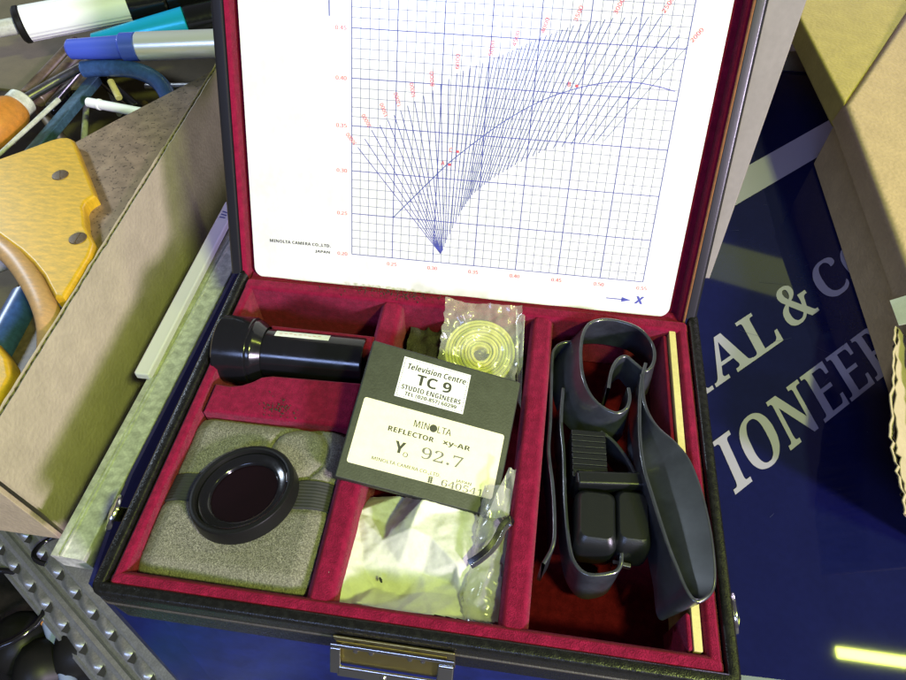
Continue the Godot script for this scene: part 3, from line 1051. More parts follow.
func build_reflector_box() -> void:
	# leans on the left divider, its right end down in the middle compartment
	var c := Vector3(-0.0018, 0.0120, -0.1133)
	var b := Basis(Vector3.UP, -0.0931) * Basis(Vector3(1, 0, 0), 0.2813) * Basis(Vector3(0, 0, 1), -0.2878)
	var top := Transform3D(b, c)
	var t := thing("reflector_box", "dark green black flat square box with white and cream printed labels, leaning across the middle", "box", c + b.y * -0.016)
	var s := S()
	rbox(s, top * Vector3(0, -0.0042, 0), Vector3(0.100, 0.0084, 0.0883), 0.0011, b)
	part("box_lid", s, M.box_green, t)
	s = S()
	rbox(s, top * Vector3(0, -0.0122, 0), Vector3(0.0985, 0.0078, 0.0868), 0.0010, b)
	part("box_base", s, M.box_green, t)
	var X := b.x
	var U := -b.z
	var at := func(x: float, z: float, l := 0.00035) -> Vector3: return top * Vector3(x, l, z)
	# cream label
	s = S()
	slab(s, round_rect(-0.0455, 0.0457, -0.0070, 0.0340, 0.0016, 4), 0.0003, 0.00008, top * Transform3D(Basis(), Vector3(0, 0.0002, 0)))
	var lab := part("cream_label", s, M.paper_yellow, t)
	s = S()
	text(s, "MIN", "Droid Sans", at.call(-0.0118, 0.0030), X, U, 0.0096, 0.0042)
	text(s, "LTA", "Droid Sans", at.call(0.0034, 0.0030), X, U, 0.0088, 0.0042)
	lathe(s, P2([0.0, 0.0, 0.0024, 0.0]), top * Transform3D(Basis(), Vector3(0.0006, 0.0004, 0.0010)), 20)
	text(s, "REFLECTOR", "Droid Sans Bold", at.call(-0.0265, 0.0095), X, U, 0.0290, 0.0031)
	text(s, "xy-AR", "Droid Sans Bold", at.call(0.0082, 0.0098), X, U, 0.0178, 0.0038)
	text(s, "Y", "Droid Sans Bold", at.call(-0.0200, 0.0212), X, U, 0.0066, 0.0070)
	text(s, "O", "Droid Sans", at.call(-0.0138, 0.0226), X, U, 0.0029, 0.0029)
	text(s, "MINOLTA CAMERA CO.,LTD.", "Droid Sans", at.call(-0.0315, 0.0292), X, U, 0.0430, 0.0023)
	text(s, "JAPAN", "Droid Sans", at.call(0.0214, 0.0296), X, U, 0.0098, 0.0022)
	part("label_print", s, M.ink_black, lab)
	s = S()
	text(s, "92.7", "Droid Serif", at.call(-0.0030, 0.0206), X, U, 0.0262, 0.0070)
	text(s, "640541", "Droid Serif", at.call(0.0130, 0.0338), X, U, 0.0262, 0.0041)
	part("stamped_figures", s, M.ink_grey, lab)
	s = S()
	# a small square stamp before the number
	for k in 4:
		line(s, at.call(0.0046, 0.0302 + k * 0.0010), at.call(0.0074, 0.0302 + k * 0.0010), 0.0005, b.y)
	line(s, at.call(0.0053, 0.0300, 0.0004), at.call(0.0053, 0.0338, 0.0004), 0.0006, b.y)
	line(s, at.call(0.0067, 0.0300, 0.0004), at.call(0.0067, 0.0338, 0.0004), 0.0006, b.y)
	part("stamp_mark", s, M.ink_black, lab)
	# white label
	s = S()
	slab(s, P2([-0.0282, -0.0392, 0.0162, -0.0392, 0.0166, -0.0128, -0.0282, -0.0126]), 0.0003, 0.00008, top * Transform3D(Basis(), Vector3(0, 0.0002, 0)))
	var wl := part("white_label", s, M.paper_white, t)
	s = S()
	text(s, "Television Centre", "Droid Sans Bold", at.call(-0.0250, -0.0318), X, U, 0.0388, 0.0040, 0.12)
	text(s, "TC 9", "Droid Sans Bold", at.call(-0.0170, -0.0232), X, U, 0.0228, 0.0069)
	text(s, "STUDIO ENGINEERS", "Droid Sans Bold", at.call(-0.0252, -0.0182), X, U, 0.0388, 0.0031)
	text(s, "TEL (020-857) 60299", "Droid Sans Bold", at.call(-0.0222, -0.0142), X, U, 0.0338, 0.0029)
	for k in 30:
		var x := lerpf(-0.0268, 0.0148, k / 30.0)
		line(s, at.call(x, -0.0382), at.call(x + 0.0008, -0.0382), 0.0003, b.y)
		line(s, at.call(x, -0.0135), at.call(x + 0.0008, -0.0135), 0.0003, b.y)
	for k in 18:
		var z := lerpf(-0.0380, -0.0138, k / 18.0)
		line(s, at.call(-0.0270, z), at.call(-0.0270, z + 0.0008), 0.0003, b.y)
		line(s, at.call(0.0152, z), at.call(0.0152, z + 0.0008), 0.0003, b.y)
	part("label_print", s, M.ink_black, wl)

func build_middle() -> void:
	# yellow tape coil in its clear bag
	var n := Vector3(0.02, 0.93, 0.36).normalized()
	var c := Vector3(0.0195, -0.0150, -0.1945)
	var u := Vector3(1, 0, 0)
	u = (u - n * u.dot(n)).normalized()
	var w := n.cross(u)
	var s := S()
	var top := PackedVector3Array()
	var bot := PackedVector3Array()
	var rn := RandomNumberGenerator.new()
	rn.seed = 12
	for k in 300:
		var a := k * TAU / 34.0
		var r := 0.0052 + 0.0205 * k / 299.0 + 0.0003 * sin(a * 3.0)
		var d := u * cos(a) + w * sin(a)
		var h := 0.0016 * sin(k * 0.11) * 0.5
		top.append(c + d * r + n * h)
		bot.append(c + d * r + n * (h - 0.012))
	ribbon(s, top, bot, 0.0021)
	lone("tape_coil", s, M.tape_yellow, "flat coil of bright yellow tape behind the dark square box", "tape")
	var t := thing("clear_bag", "clear plastic bag wrapped round the yellow tape coil, corner standing up at right", "plastic bag", Vector3(0.02, -0.047, -0.195))
	s = S()
	var rows := []
	var nz := noise(8, 60.0, 2)
	for i in 34:
		var row := PackedVector3Array()
		for j in 34:
			var x := lerpf(-0.0085, 0.0465, i / 33.0) + 0.0016 * nz.get_noise_2d(j * 0.004, 7.0)
			var f := j / 33.0
			var p := Vector3(x, lerpf(0.004, -0.020, f) + 0.004, lerpf(-0.2195, -0.160, f))
			p += n * (0.0040 + 0.0034 * nz.get_noise_2d(x, f * 0.06) + 0.0022 * absf(nz.get_noise_2d(x * 3.0 + 5.0, f * 0.17)))
			p.y += 0.003 * pow(absf(i / 33.0 - 0.5) * 2.0, 3.0)
			row.append(p)
		rows.append(row)
	grid(s, rows, false, false, Vector3.UP)
	part("bag_front", s, M.film, t)
	s = S()
	rows = []
	for i in 10:
		var row := PackedVector3Array()
		for j in 8:
			var f := i / 9.0
			var g := j / 7.0
			var wd := (1.0 - f) * 0.020
			row.append(Vector3(0.0425 + f * 0.008 - 0.002 * sin(g * 5.0) + g * wd * 0.2, lerpf(0.010, -0.024, f) + 0.001 * sin(g * 9.0 + f * 4.0), -0.2150 + f * 0.052 + (g - 0.5) * (0.006 + 0.010 * f)))
		rows.append(row)
	grid(s, rows, false, false, Vector3(-1, 1, 0.4))
	part("bag_corner", s, M.sleeve, t)
	# fluff at the back left of the compartment
	s = S()
	rows = []
	var fz := noise(21, 150.0, 4)
	for i in 22:
		var row := PackedVector3Array()
		for j in 22:
			var x := lerpf(-0.037, 0.004, i / 21.0)
			var z := lerpf(-0.2200, -0.176, j / 21.0)
			row.append(Vector3(x, -0.027 + 0.006 * fz.get_noise_2d(x * 0.6, z * 0.6) + 0.0014 * fz.get_noise_2d(x * 2.0, z * 2.0), z))
		rows.append(row)
	grid(s, rows, false, false, Vector3.UP)
	lone("dust_fluff", s, M.fluff, "grey brown clump of dust fluff in the back corner beside the yellow tape", "dust")
	build_tissue()
	build_sleeve()

func fold(p: Vector2, d: Vector2, ph: float, k: float) -> float:
	return absf(fposmod(p.dot(d) * k + ph, 2.0) - 1.0)

func build_tissue() -> void:
	var t := thing("paper_tissue", "softly folded pale green white tissue paper in the middle front compartment", "tissue paper", Vector3(-0.005, -0.045, -0.04))
	# fold corners of the paper as x, height, z; creases run between them
	var c := [-0.0429, -0.016, -0.0648, -0.0487, -0.030, -0.0857, -0.0237, -0.020, -0.0623, -0.0014, -0.006, -0.0704, -0.0139, -0.011, -0.0574, -0.0056, -0.007, -0.0528, 0.0230, -0.011, -0.0386, 0.0054, -0.012, -0.0672, 0.0256, -0.014, -0.0733, 0.0456, -0.016, -0.0684, -0.0104, -0.017, -0.0368, -0.0230, -0.021, -0.0241, -0.0404, -0.013, -0.0290, -0.0460, -0.006, -0.0206, -0.0449, -0.009, -0.0086, -0.0338, -0.017, -0.0154, -0.0198, -0.013, -0.0097, -0.0077, -0.021, -0.0217, 0.0074, -0.018, -0.0241, 0.0271, -0.019, -0.0252, -0.0056, -0.010, -0.0070, 0.0313, -0.014, -0.0100, 0.0148, -0.009, -0.0079, 0.0199, -0.021, -0.0331, -0.0224, -0.015, -0.0488, 0.0502, -0.020, -0.0384, 0.0525, -0.020, -0.0137, 0.0040, -0.019, -0.0348, -0.0320, -0.018, -0.0342, -0.0402, -0.013, -0.0069, -0.0269, -0.010, -0.0093, 0.0064, -0.010, -0.0508, -0.0149, -0.022, -0.0856]
	var flat := PackedVector2Array()
	var hs := PackedFloat32Array()
	for k in range(0, c.size(), 3):
		flat.append(Vector2(c[k], c[k + 2]))
		hs.append(c[k + 1])
	var dl := Geometry2D.triangulate_delaunay(flat)
	var nz := noise(14, 60.0, 3)
	var cell := noise(71, 60.0, 2, FastNoiseLite.TYPE_CELLULAR)
	cell.cellular_return_type = FastNoiseLite.RETURN_DISTANCE2_SUB
	var height := func(p: Vector2) -> float:
		for k in range(0, dl.size(), 3):
			var a := flat[dl[k]]
			var b := flat[dl[k + 1]]
			var d := flat[dl[k + 2]]
			var den := (b - a).cross(d - a)
			if absf(den) < 1e-12:
				continue
			var u := (p - a).cross(d - a) / den
			var v := (b - a).cross(p - a) / den
			if u >= -0.001 and v >= -0.001 and u + v <= 1.001:
				return hs[dl[k]] * (1.0 - u - v) + hs[dl[k + 1]] * u + hs[dl[k + 2]] * v
		return 99.0
	var s := S()
	var G := []
	var N := 110
	for i in N + 1:
		var row := []
		for j in N + 1:
			var p := Vector2(lerpf(-0.052, 0.058, float(i) / N), lerpf(-0.082, -0.003, float(j) / N))
			var h: float = height.call(p)
			if h < 50.0:
				h = -0.0150 + (h + 0.0150) * 1.75
				h += 0.0009 * cell.get_noise_2d(p.x, p.y) + 0.0007 * nz.get_noise_2d(p.x * 2.0, p.y * 2.0)
			row.append(Vector3(p.x, h, p.y))
		G.append(row)
	# soften the creases a little, then keep only whole cells
	for pass_k in 1:
		var H := []
		for i in N + 1:
			var row := []
			for j in N + 1:
				var q: Vector3 = G[i][j]
				if q.y < 50.0 and i > 0 and j > 0 and i < N and j < N and G[i - 1][j].y < 50.0 and G[i + 1][j].y < 50.0 and G[i][j - 1].y < 50.0 and G[i][j + 1].y < 50.0:
					q.y = q.y * 0.4 + 0.15 * (G[i - 1][j].y + G[i + 1][j].y + G[i][j - 1].y + G[i][j + 1].y)
				row.append(q)
			H.append(row)
		G = H
	var norm := func(i: int, j: int) -> Vector3:
		var a: Vector3 = G[maxi(i - 1, 0)][j]
		var b: Vector3 = G[mini(i + 1, N)][j]
		var d: Vector3 = G[i][maxi(j - 1, 0)]
		var e: Vector3 = G[i][mini(j + 1, N)]
		if a.y > 50.0: a = G[i][j]
		if b.y > 50.0: b = G[i][j]
		if d.y > 50.0: d = G[i][j]
		if e.y > 50.0: e = G[i][j]
		var n := (e - d).cross(b - a)
		return n.normalized() if n.length_squared() > 1e-16 else Vector3.UP
	for i in N:
		for j in N:
			var ok := true
			for q in [G[i][j], G[i + 1][j], G[i + 1][j + 1], G[i][j + 1]]:
				if q.y > 50.0:
					ok = false
			if ok:
				var n0: Vector3 = norm.call(i, j)
				var n1: Vector3 = norm.call(i + 1, j)
				var n2: Vector3 = norm.call(i + 1, j + 1)
				var n3: Vector3 = norm.call(i, j + 1)
				tri(s, G[i][j], G[i + 1][j], G[i + 1][j + 1], n0, n1, n2)
				tri(s, G[i][j], G[i + 1][j + 1], G[i][j + 1], n0, n2, n3)
	part("folded_sheet", s, M.tissue, t)
	s = S()
	lathe(s, P2([0.0, 0.0008, 0.0006, 0.0006, 0.0009, 0.0]), Transform3D(Basis(Vector3.UP, 0.6) * Basis.from_scale(Vector3(0.9, 1, 2.2)), Vector3(-0.0195, -0.0190, -0.0265)), 8)
	part("dark_fleck", s, M.ink_black, t)

func build_sleeve() -> void:
	var t := thing("clear_sleeve", "crumpled clear plastic sleeve with black and silver strip beside the tissue paper", "plastic sleeve", Vector3(0.045, -0.047, -0.045))
	var nz := noise(40, 55.0, 3)
	var s := S()
	var rows := []
	for i in 40:
		var f := i / 39.0
		var row := PackedVector3Array()
		for j in 21:
			var a := lerpf(-0.25, 1.12, j / 20.0) * PI
			var rr := lerpf(0.0085, 0.0125, f) * (1.0 + 0.20 * nz.get_noise_2d(f * 0.12, a * 0.03) + 0.10 * nz.get_noise_2d(f * 0.5, a * 0.1))
			var cz := lerpf(-0.086, -0.0085, f)
			row.append(Vector3(lerpf(0.0425, 0.0395, f) + rr * cos(a), lerpf(-0.010, -0.024, f) + rr * 1.1 * sin(a), cz))
		rows.append(row)
	grid(s, rows, false, false, Vector3.UP)
	part("sleeve_body", s, M.sleeve, t)
	s = S()
	rows = []
	for i in 14:
		var f := i / 13.0
		var row := PackedVector3Array()
		for j in 9:
			var g := j / 8.0 - 0.5
			row.append(Vector3(0.0435 + 0.006 * f + g * 0.013 * (0.35 + 0.65 * (1.0 - f)), lerpf(-0.003, 0.006, f) + 0.004 * absf(g) + 0.0015 * sin(f * 9.0 + g * 6.0), lerpf(-0.066, -0.094, f)))
		rows.append(row)
	grid(s, rows, false, false, Vector3(-0.3, 1, 0.3))
	part("sleeve_tail", s, M.sleeve, t)
	# black strip with a silver edge
	var p := smooth_path(PackedVector3Array([Vector3(0.0290, -0.0050, -0.0400), Vector3(0.0350, -0.0020, -0.0440), Vector3(0.0410, 0.0000, -0.0510), Vector3(0.0455, 0.0020, -0.0615), Vector3(0.0510, 0.0020, -0.0665), Vector3(0.0545, -0.0040, -0.0645)]), 8)
	var q := PackedVector3Array()
	var q2 := PackedVector3Array()
	var q3 := PackedVector3Array()
	for i in p.size():
		var tt := (p[mini(i + 1, p.size() - 1)] - p[maxi(i - 1, 0)]).normalized()
		var sd := tt.cross(Vector3(0.3, 1, 0.2)).normalized()
		q.append(p[i] + sd * 0.0032)
		q2.append(p[i] + sd * 0.0034 + Vector3(0, 0.0002, 0))
		q3.append(p[i] + sd * 0.0058 + Vector3(0, 0.0006, 0))
	s = S()
	ribbon(s, p, q, 0.0006)
	var bs := part("dark_strip", s, M.plastic_black, t)
	s = S()
	ribbon(s, q2, q3, 0.0006)
	part("silver_edge", s, M.chrome, bs)

func strap_band(t: Node3D, xz: Array, y: float, drop: Vector3, lean := [], n := 6) -> void:
	# top edge along xz at height y; the lower edge hangs by drop plus a lean per point
	var top := V(xz, y)
	var bot := PackedVector3Array()
	for i in top.size():
		var l := Vector3.ZERO
		if lean.size() > 0:
			var q: Array = lean[mini(i, lean.size() - 1)]
			l = Vector3(q[0], q[1], q[2])
		bot.append(top[i] + drop + l)
	var s := S()
	ribbon(s, smooth_path(top, n), smooth_path(bot, n), 0.0024)
	part("strap_band", s, M.pvc, t)

func build_strap() -> void:
	var t := thing("neck_strap", "coiled dark grey plastic neck strap with ribbed black keeper in the right compartment", "strap", Vector3(0.115, -0.047, -0.115))
	# loop at the back with its end curled inwards
	var o := [0.0, 0.0, 0.0]
	var L := [-0.010, -0.002, 0.004]
	strap_band(t, [0.120, -0.162, 0.1205, -0.154, 0.118, -0.146, 0.111, -0.142, 0.101, -0.147, 0.094, -0.157, 0.090, -0.172, 0.089, -0.193, 0.092, -0.209, 0.099, -0.217, 0.112, -0.219, 0.128, -0.214, 0.137, -0.201, 0.1375, -0.187, 0.132, -0.178, 0.125, -0.183, 0.119, -0.188, 0.113, -0.184, 0.109, -0.174, 0.107, -0.160], 0.008, Vector3(0, -0.031, 0),
		[o, o, [0.002, 0, 0.003], [0.0, 0, 0.007], [-0.006, 0, 0.009], [-0.013, 0, 0.006], [-0.016, 0, 0.002], [-0.016, 0, 0], [-0.014, 0, -0.001], [-0.007, 0, -0.002], [0, 0, -0.002], [0.002, 0, -0.002], [0.004, 0, 0], [0.002, 0, 0.004], [0, 0.006, 0.006], [0, 0.006, 0.004], [0, 0.004, 0], [0, 0, 0], o, o])
	# long loop on the right, its far side leaning back
	strap_band(t, [0.1317, -0.1831, 0.1278, -0.1646, 0.1258, -0.1334, 0.1268, -0.1080, 0.1317, -0.0856, 0.1385, -0.0593, 0.1424, -0.0476, 0.1468, -0.0359, 0.1517, -0.0305, 0.1585, -0.0339, 0.1624, -0.0417, 0.1634, -0.0593, 0.1624, -0.0778, 0.1595, -0.0973, 0.1546, -0.1139, 0.1473, -0.1246, 0.1365, -0.1353, 0.1297, -0.1509, 0.1287, -0.1733], 0.0090, Vector3(0, -0.030, 0),
		[o, o, o, o, o, [-0.003, 0, 0.001], [-0.005, 0, 0.003], [-0.009, 0.001, 0.006], [-0.012, 0.003, 0.004], [-0.018, 0.008, 0.002], [-0.022, 0.012, -0.001], [-0.024, 0.0125, -0.002], [-0.024, 0.0125, -0.002], [-0.024, 0.013, 0.0], [-0.023, 0.013, 0.004], [-0.020, 0.012, 0.010], [-0.013, 0.008, 0.012], [-0.004, 0, 0.004], o])
	# two strands along the left wall
	strap_band(t, [0.083, -0.206, 0.077, -0.204, 0.0725, -0.199, 0.0705, -0.188, 0.0715, -0.140, 0.0715, -0.116, 0.075, -0.093, 0.077, -0.072, 0.077, -0.056, 0.0720, -0.044], -0.005, Vector3(0, -0.030, 0))
	strap_band(t, [0.079, -0.165, 0.0785, -0.139, 0.081, -0.116, 0.083, -0.083, 0.086, -0.058, 0.0895, -0.047, 0.097, -0.0415, 0.110, -0.044, 0.1150, -0.0485, 0.1160, -0.056], -0.005, Vector3(0, -0.030, 0), [o, o, o, o, o, [0.001, 0, 0.003], [0.001, 0, 0.004], [0, 0, 0.003], o, o])
	strap_band(t, [0.104, -0.134, 0.112, -0.128, 0.120, -0.117, 0.126, -0.104, 0.131, -0.088, 0.139, -0.066], -0.004, Vector3(0, -0.026, 0))
	# ribbed keeper, cross band and two-lobed rubber end
	var s := S()
	for k in 8:
		rbox(s, Vector3(0.0955 + k * 0.0002, -0.0130, -0.1290 + k * 0.0041), Vector3(0.0215, 0.026, 0.0040), 0.0006, Basis(Vector3.UP, 0.05))
	rbox(s, Vector3(0.0960, -0.0140, -0.1145), Vector3(0.0200, 0.0255, 0.030), 0.001, Basis(Vector3.UP, 0.05))
	part("ribbed_keeper", s, M.rubber, t)
	s = S()
	rbox(s, Vector3(0.1090, -0.0100, -0.0985), Vector3(0.0420, 0.026, 0.0100), 0.0024, Basis(Vector3.UP, 0.10))
	part("cross_band", s, M.rubber, t)
	s = S()
	for q in [[0.1010, -0.0745, 0.0250, 0.0370, 0.0], [0.1222, -0.0770, 0.0215, 0.0380, 0.0]]:
		var rows := []
		for k in 13:
			var a := k / 12.0 * PI
			var ins := (1.0 - sin(a)) * 0.0
			var row := PackedVector3Array()
			var hh := cos(a)
			var shr := 1.0 - pow(absf(hh), 4.0) * 0.26
			for p in round_rect(-q[2] * 0.5 * shr - ins, q[2] * 0.5 * shr, -q[3] * 0.5 * shr, q[3] * 0.5 * shr, 0.0055 * shr, 4):
				row.append(Vector3(q[0] + p.x, -0.0130 + hh * 0.0135, q[1] + p.y + (0.002 - hh * 0.002)))
			rows.append(row)
		grid(s, rows, false, true)
		for e in [0, 12]:
			var n := Vector3.UP if e == 0 else Vector3.DOWN
			var r: PackedVector3Array = rows[e]
			var cc := Vector3(q[0], r[0].y, q[1])
			for k in r.size():
				tri(s, cc, r[k], r[(k + 1) % r.size()], n, n, n)
	part("rubber_end", s, M.rubber, t)
	s = S()
	rbox(s, Vector3(0.1175, -0.0150, -0.0530), Vector3(0.011, 0.004, 0.0030), 0.0008, Basis(Vector3.UP, -0.1))
	part("small_clip", s, M.steel, t)

# ---------------------------------------------------------------- left of the case
func corrugated(t: Node3D, called: String, a: Vector3, b: Vector3, down: Vector3, out: Vector3) -> void:
	# cardboard wall from edge a-b downwards: two liners with the flutes showing between them
	var s := S()
	var th := 0.0042
	var d := (b - a).normalized()
	var n := 60
	var jag := noise(17, 28.0, 3)
	for side in [0.0, th]:
		var rows := []
		for k in n + 1:
			var p: Vector3 = a.lerp(b, float(k) / n) - out * side
			var j := 0.0014 * jag.get_noise_1d(k * 0.02 + side * 90.0)
			var row := PackedVector3Array()
			for m in 7:
				var f := m / 6.0
				row.append(p + down * f + Vector3(0, j, 0) * (1.0 - f) + out * 0.0022 * f * jag.get_noise_2d(k * 0.006, f * 0.1))
			rows.append(row)
		grid(s, rows, false, false, out if side == 0.0 else -out)
		var r2 := []
		for row in rows:
			r2.append(PackedVector3Array([row[0], row[0] - out * 0.0006 * (1.0 if side == 0.0 else -1.0), row[1] - out * 0.0006 * (1.0 if side == 0.0 else -1.0)]))
		grid(s, r2, false, false, Vector3.UP)
	var w := part(called, s, M.card_pale, t)
	s = S()
	var rows2 := []
	var l := (b - a).length()
	var m2 := int(l / 0.0012)
	for k in m2 + 1:
		var f := float(k) / m2
		var p := a.lerp(b, f) - out * (th * 0.5 + sin(f * l / 0.0072 * TAU) * (th * 0.5 - 0.0009)) + Vector3(0, -0.0012, 0)
		rows2.append(PackedVector3Array([p - out * 0.0002, p + out * 0.0002, p + out * 0.0002 + down.normalized() * 0.02]))
	grid(s, rows2, false, false, Vector3.UP)
	part("flutes", s, M.card_dark, w)

func build_left_side() -> void:
	build_tool_box()
	build_saw()
	build_pumps()
	build_tools()
	build_rails()
	build_gap()
	build_under()

func build_tool_box() -> void:
	var t := thing("tool_box", "large tan cardboard box full of tools to the left of the case", "cardboard box", Vector3(-0.55, -0.13, -0.45))
	var a := Vector3(-0.2825, 0.0, -0.060)
	var b := Vector3(-0.2995, 0.0, -0.560)
	var dn := Vector3(-0.004, -0.128, 0.0)
	corrugated(t, "side_wall", a, b, Vector3(0.002, -0.126, 0.0), Vector3(1, 0, 0.035).normalized())
	var s := S()
	rbox(s, Vector3(-0.53, -0.066, -0.822), Vector3(0.62, 0.128, 0.004), 0.0008, Basis(Vector3.UP, 0.08))
	part("back_wall", s, M.card, t)
	s = S()
	rbox(s, Vector3(-0.84, -0.066, -0.45), Vector3(0.004, 0.128, 0.75), 0.0008)
	part("far_wall", s, M.card, t)
	s = S()
	rbox(s, Vector3(-0.292, -0.066, -0.69), Vector3(0.004, 0.126, 0.25), 0.0008)
	part("side_wall_rear", s, M.card, t)
	s = S()
	rbox(s, Vector3(-0.565, -0.130, -0.445), Vector3(0.55, 0.004, 0.77), 0.0008)
	part("bottom", s, M.card_dark, t)
	s = S()
	rbox(s, Vector3(-0.60, -0.066, -0.058), Vector3(0.62, 0.126, 0.004), 0.0008)
	part("front_wall", s, M.card, t)
	# flap turned in at the far corner
	s = S()
	slab(s, P2([-0.80, -0.80, -0.50, -0.70, -0.455, -0.52, -0.520, -0.495, -0.80, -0.50]), 0.004, 0.0008, Transform3D(Basis(Vector3(0, 0, 1), -0.05), Vector3(0, -0.055, 0)))
	lone("cardboard_flap", s, M.card_dark, "loose olive brown cardboard lying under the white pump at the far left", "cardboard")
	s = S()
	slab(s, P2([-0.53, -0.82, -0.30, -0.84, -0.30, -0.64, -0.50, -0.635]), 0.002, 0.0005, Transform3D(Basis(Vector3(1, 0, 0), 0.06), Vector3(0, -0.060, -0.01)))
	lone("white_sheet", s, M.paper_white, "white sheet of card behind the white and silver pump", "card sheet")
	# loose dark bits in the bottom of the box
	var rn := RandomNumberGenerator.new()
	rn.seed = 33
	for k in 30:
		s = S()
		var p := Vector3(rn.randf_range(-0.56, -0.36), rn.randf_range(-0.11, -0.05), rn.randf_range(-0.62, -0.36))
		var d := Vector3(rn.randf_range(-1, 1), rn.randf_range(-0.1, 0.1), rn.randf_range(-1, 1)).normalized() * rn.randf_range(0.05, 0.12)
		rod(s, p - d * 0.5, p + d * 0.5, rn.randf_range(0.003, 0.008), 10)
		var m: Material = [M.plastic_black, M.brown_rod, M.blue_steel, M.steel, M.pad_dark, M.enamel, M.brass_dull][k % 7]
		lone("loose_rod", s, m, ["thin black plastic rod", "thin brown rod", "thin blue steel rod", "thin shiny steel rod", "thin matt black rod", "thin cream rod", "thin dull brass rod"][k % 7] + " in the jumble at the bottom of the cardboard tool box", "rod", "loose rods in the bottom of the cardboard box")

func build_saw() -> void:
	var t := thing("hand_saw", "old hand saw with yellow wooden handle and rust speckled blade", "saw", Vector3(-0.38, -0.03, -0.30))
	var s := S()
	slab(s, P2([-0.41, -0.362, -0.392, -0.385, -0.371, -0.423, -0.3045, -0.532, -0.3042, -0.42, -0.3005, -0.35, -0.2955, -0.28, -0.2945, -0.25, -0.330, -0.25, -0.37, -0.30]), 0.0014, 0.0003, Transform3D(Basis(), Vector3(0, -0.0075, 0)))
	part("blade", s, M.steel_old, t)
	s = S()
	slab(s, P2([-0.470, -0.300, -0.445, -0.332, -0.425, -0.352, -0.404, -0.374, -0.396, -0.3795, -0.389, -0.3805, -0.383, -0.3775, -0.376, -0.369, -0.360, -0.349, -0.347, -0.333, -0.327, -0.308, -0.3245, -0.3045,
		-0.3270, -0.3000, -0.3285, -0.2950, -0.3275, -0.2890, -0.3235, -0.2830, -0.3150, -0.2680, -0.3050, -0.2570, -0.2980, -0.2490, -0.2945, -0.235, -0.2920, -0.1900, -0.3000, -0.1905, -0.3196, -0.2098, -0.3360, -0.2225, -0.3521, -0.2329, -0.3800, -0.2478, -0.4151, -0.2613, -0.440, -0.268]), 0.022, 0.0030, Transform3D(Basis(), Vector3(0, 0.0035, 0)))
	var h := part("handle", s, M.wood_yellow, t)
	s = S()
	tube(s, smooth_path(PackedVector3Array([Vector3(-0.4311, -0.006, -0.2649), Vector3(-0.4063, -0.006, -0.2556), Vector3(-0.3810, -0.006, -0.2444), Vector3(-0.3540, -0.006, -0.2274), Vector3(-0.3258, -0.007, -0.2031), Vector3(-0.3050, -0.009, -0.1802), Vector3(-0.2975, -0.016, -0.1640), Vector3(-0.2980, -0.028, -0.1500)]), 8), 0.0092, 16)
	part("grip_edge", s, M.wood_pale, h)
	s = S()
	slab(s, P2([-0.3235, -0.1490, -0.3100, -0.1385, -0.2985, -0.1238, -0.2950, -0.1000, -0.3600, -0.0950, -0.3750, -0.1400, -0.3500, -0.1560]), 0.020, 0.0035, Transform3D(Basis(), Vector3(0, -0.004, 0)))
	part("handle_horn", s, M.wood_yellow, t)
	for p in [Vector3(-0.3675, 0.0042, -0.3250), Vector3(-0.3125, 0.0042, -0.2512)]:
		s = S()
		var xf := Transform3D(Basis(Vector3.UP, 0.5 if p.x < -0.34 else 0.1), p)
		lathe(s, P2([0.0, 0.0006, 0.0050, 0.0005, 0.0066, 0.0, 0.0070, -0.0008]), xf, 28)
		rbox(s, xf * Vector3(0.0, 0.0002, 0.0), Vector3(0.0009, 0.0014, 0.0118), 0.0002, xf.basis)
		part("screw", s, M.brass_dull, h)

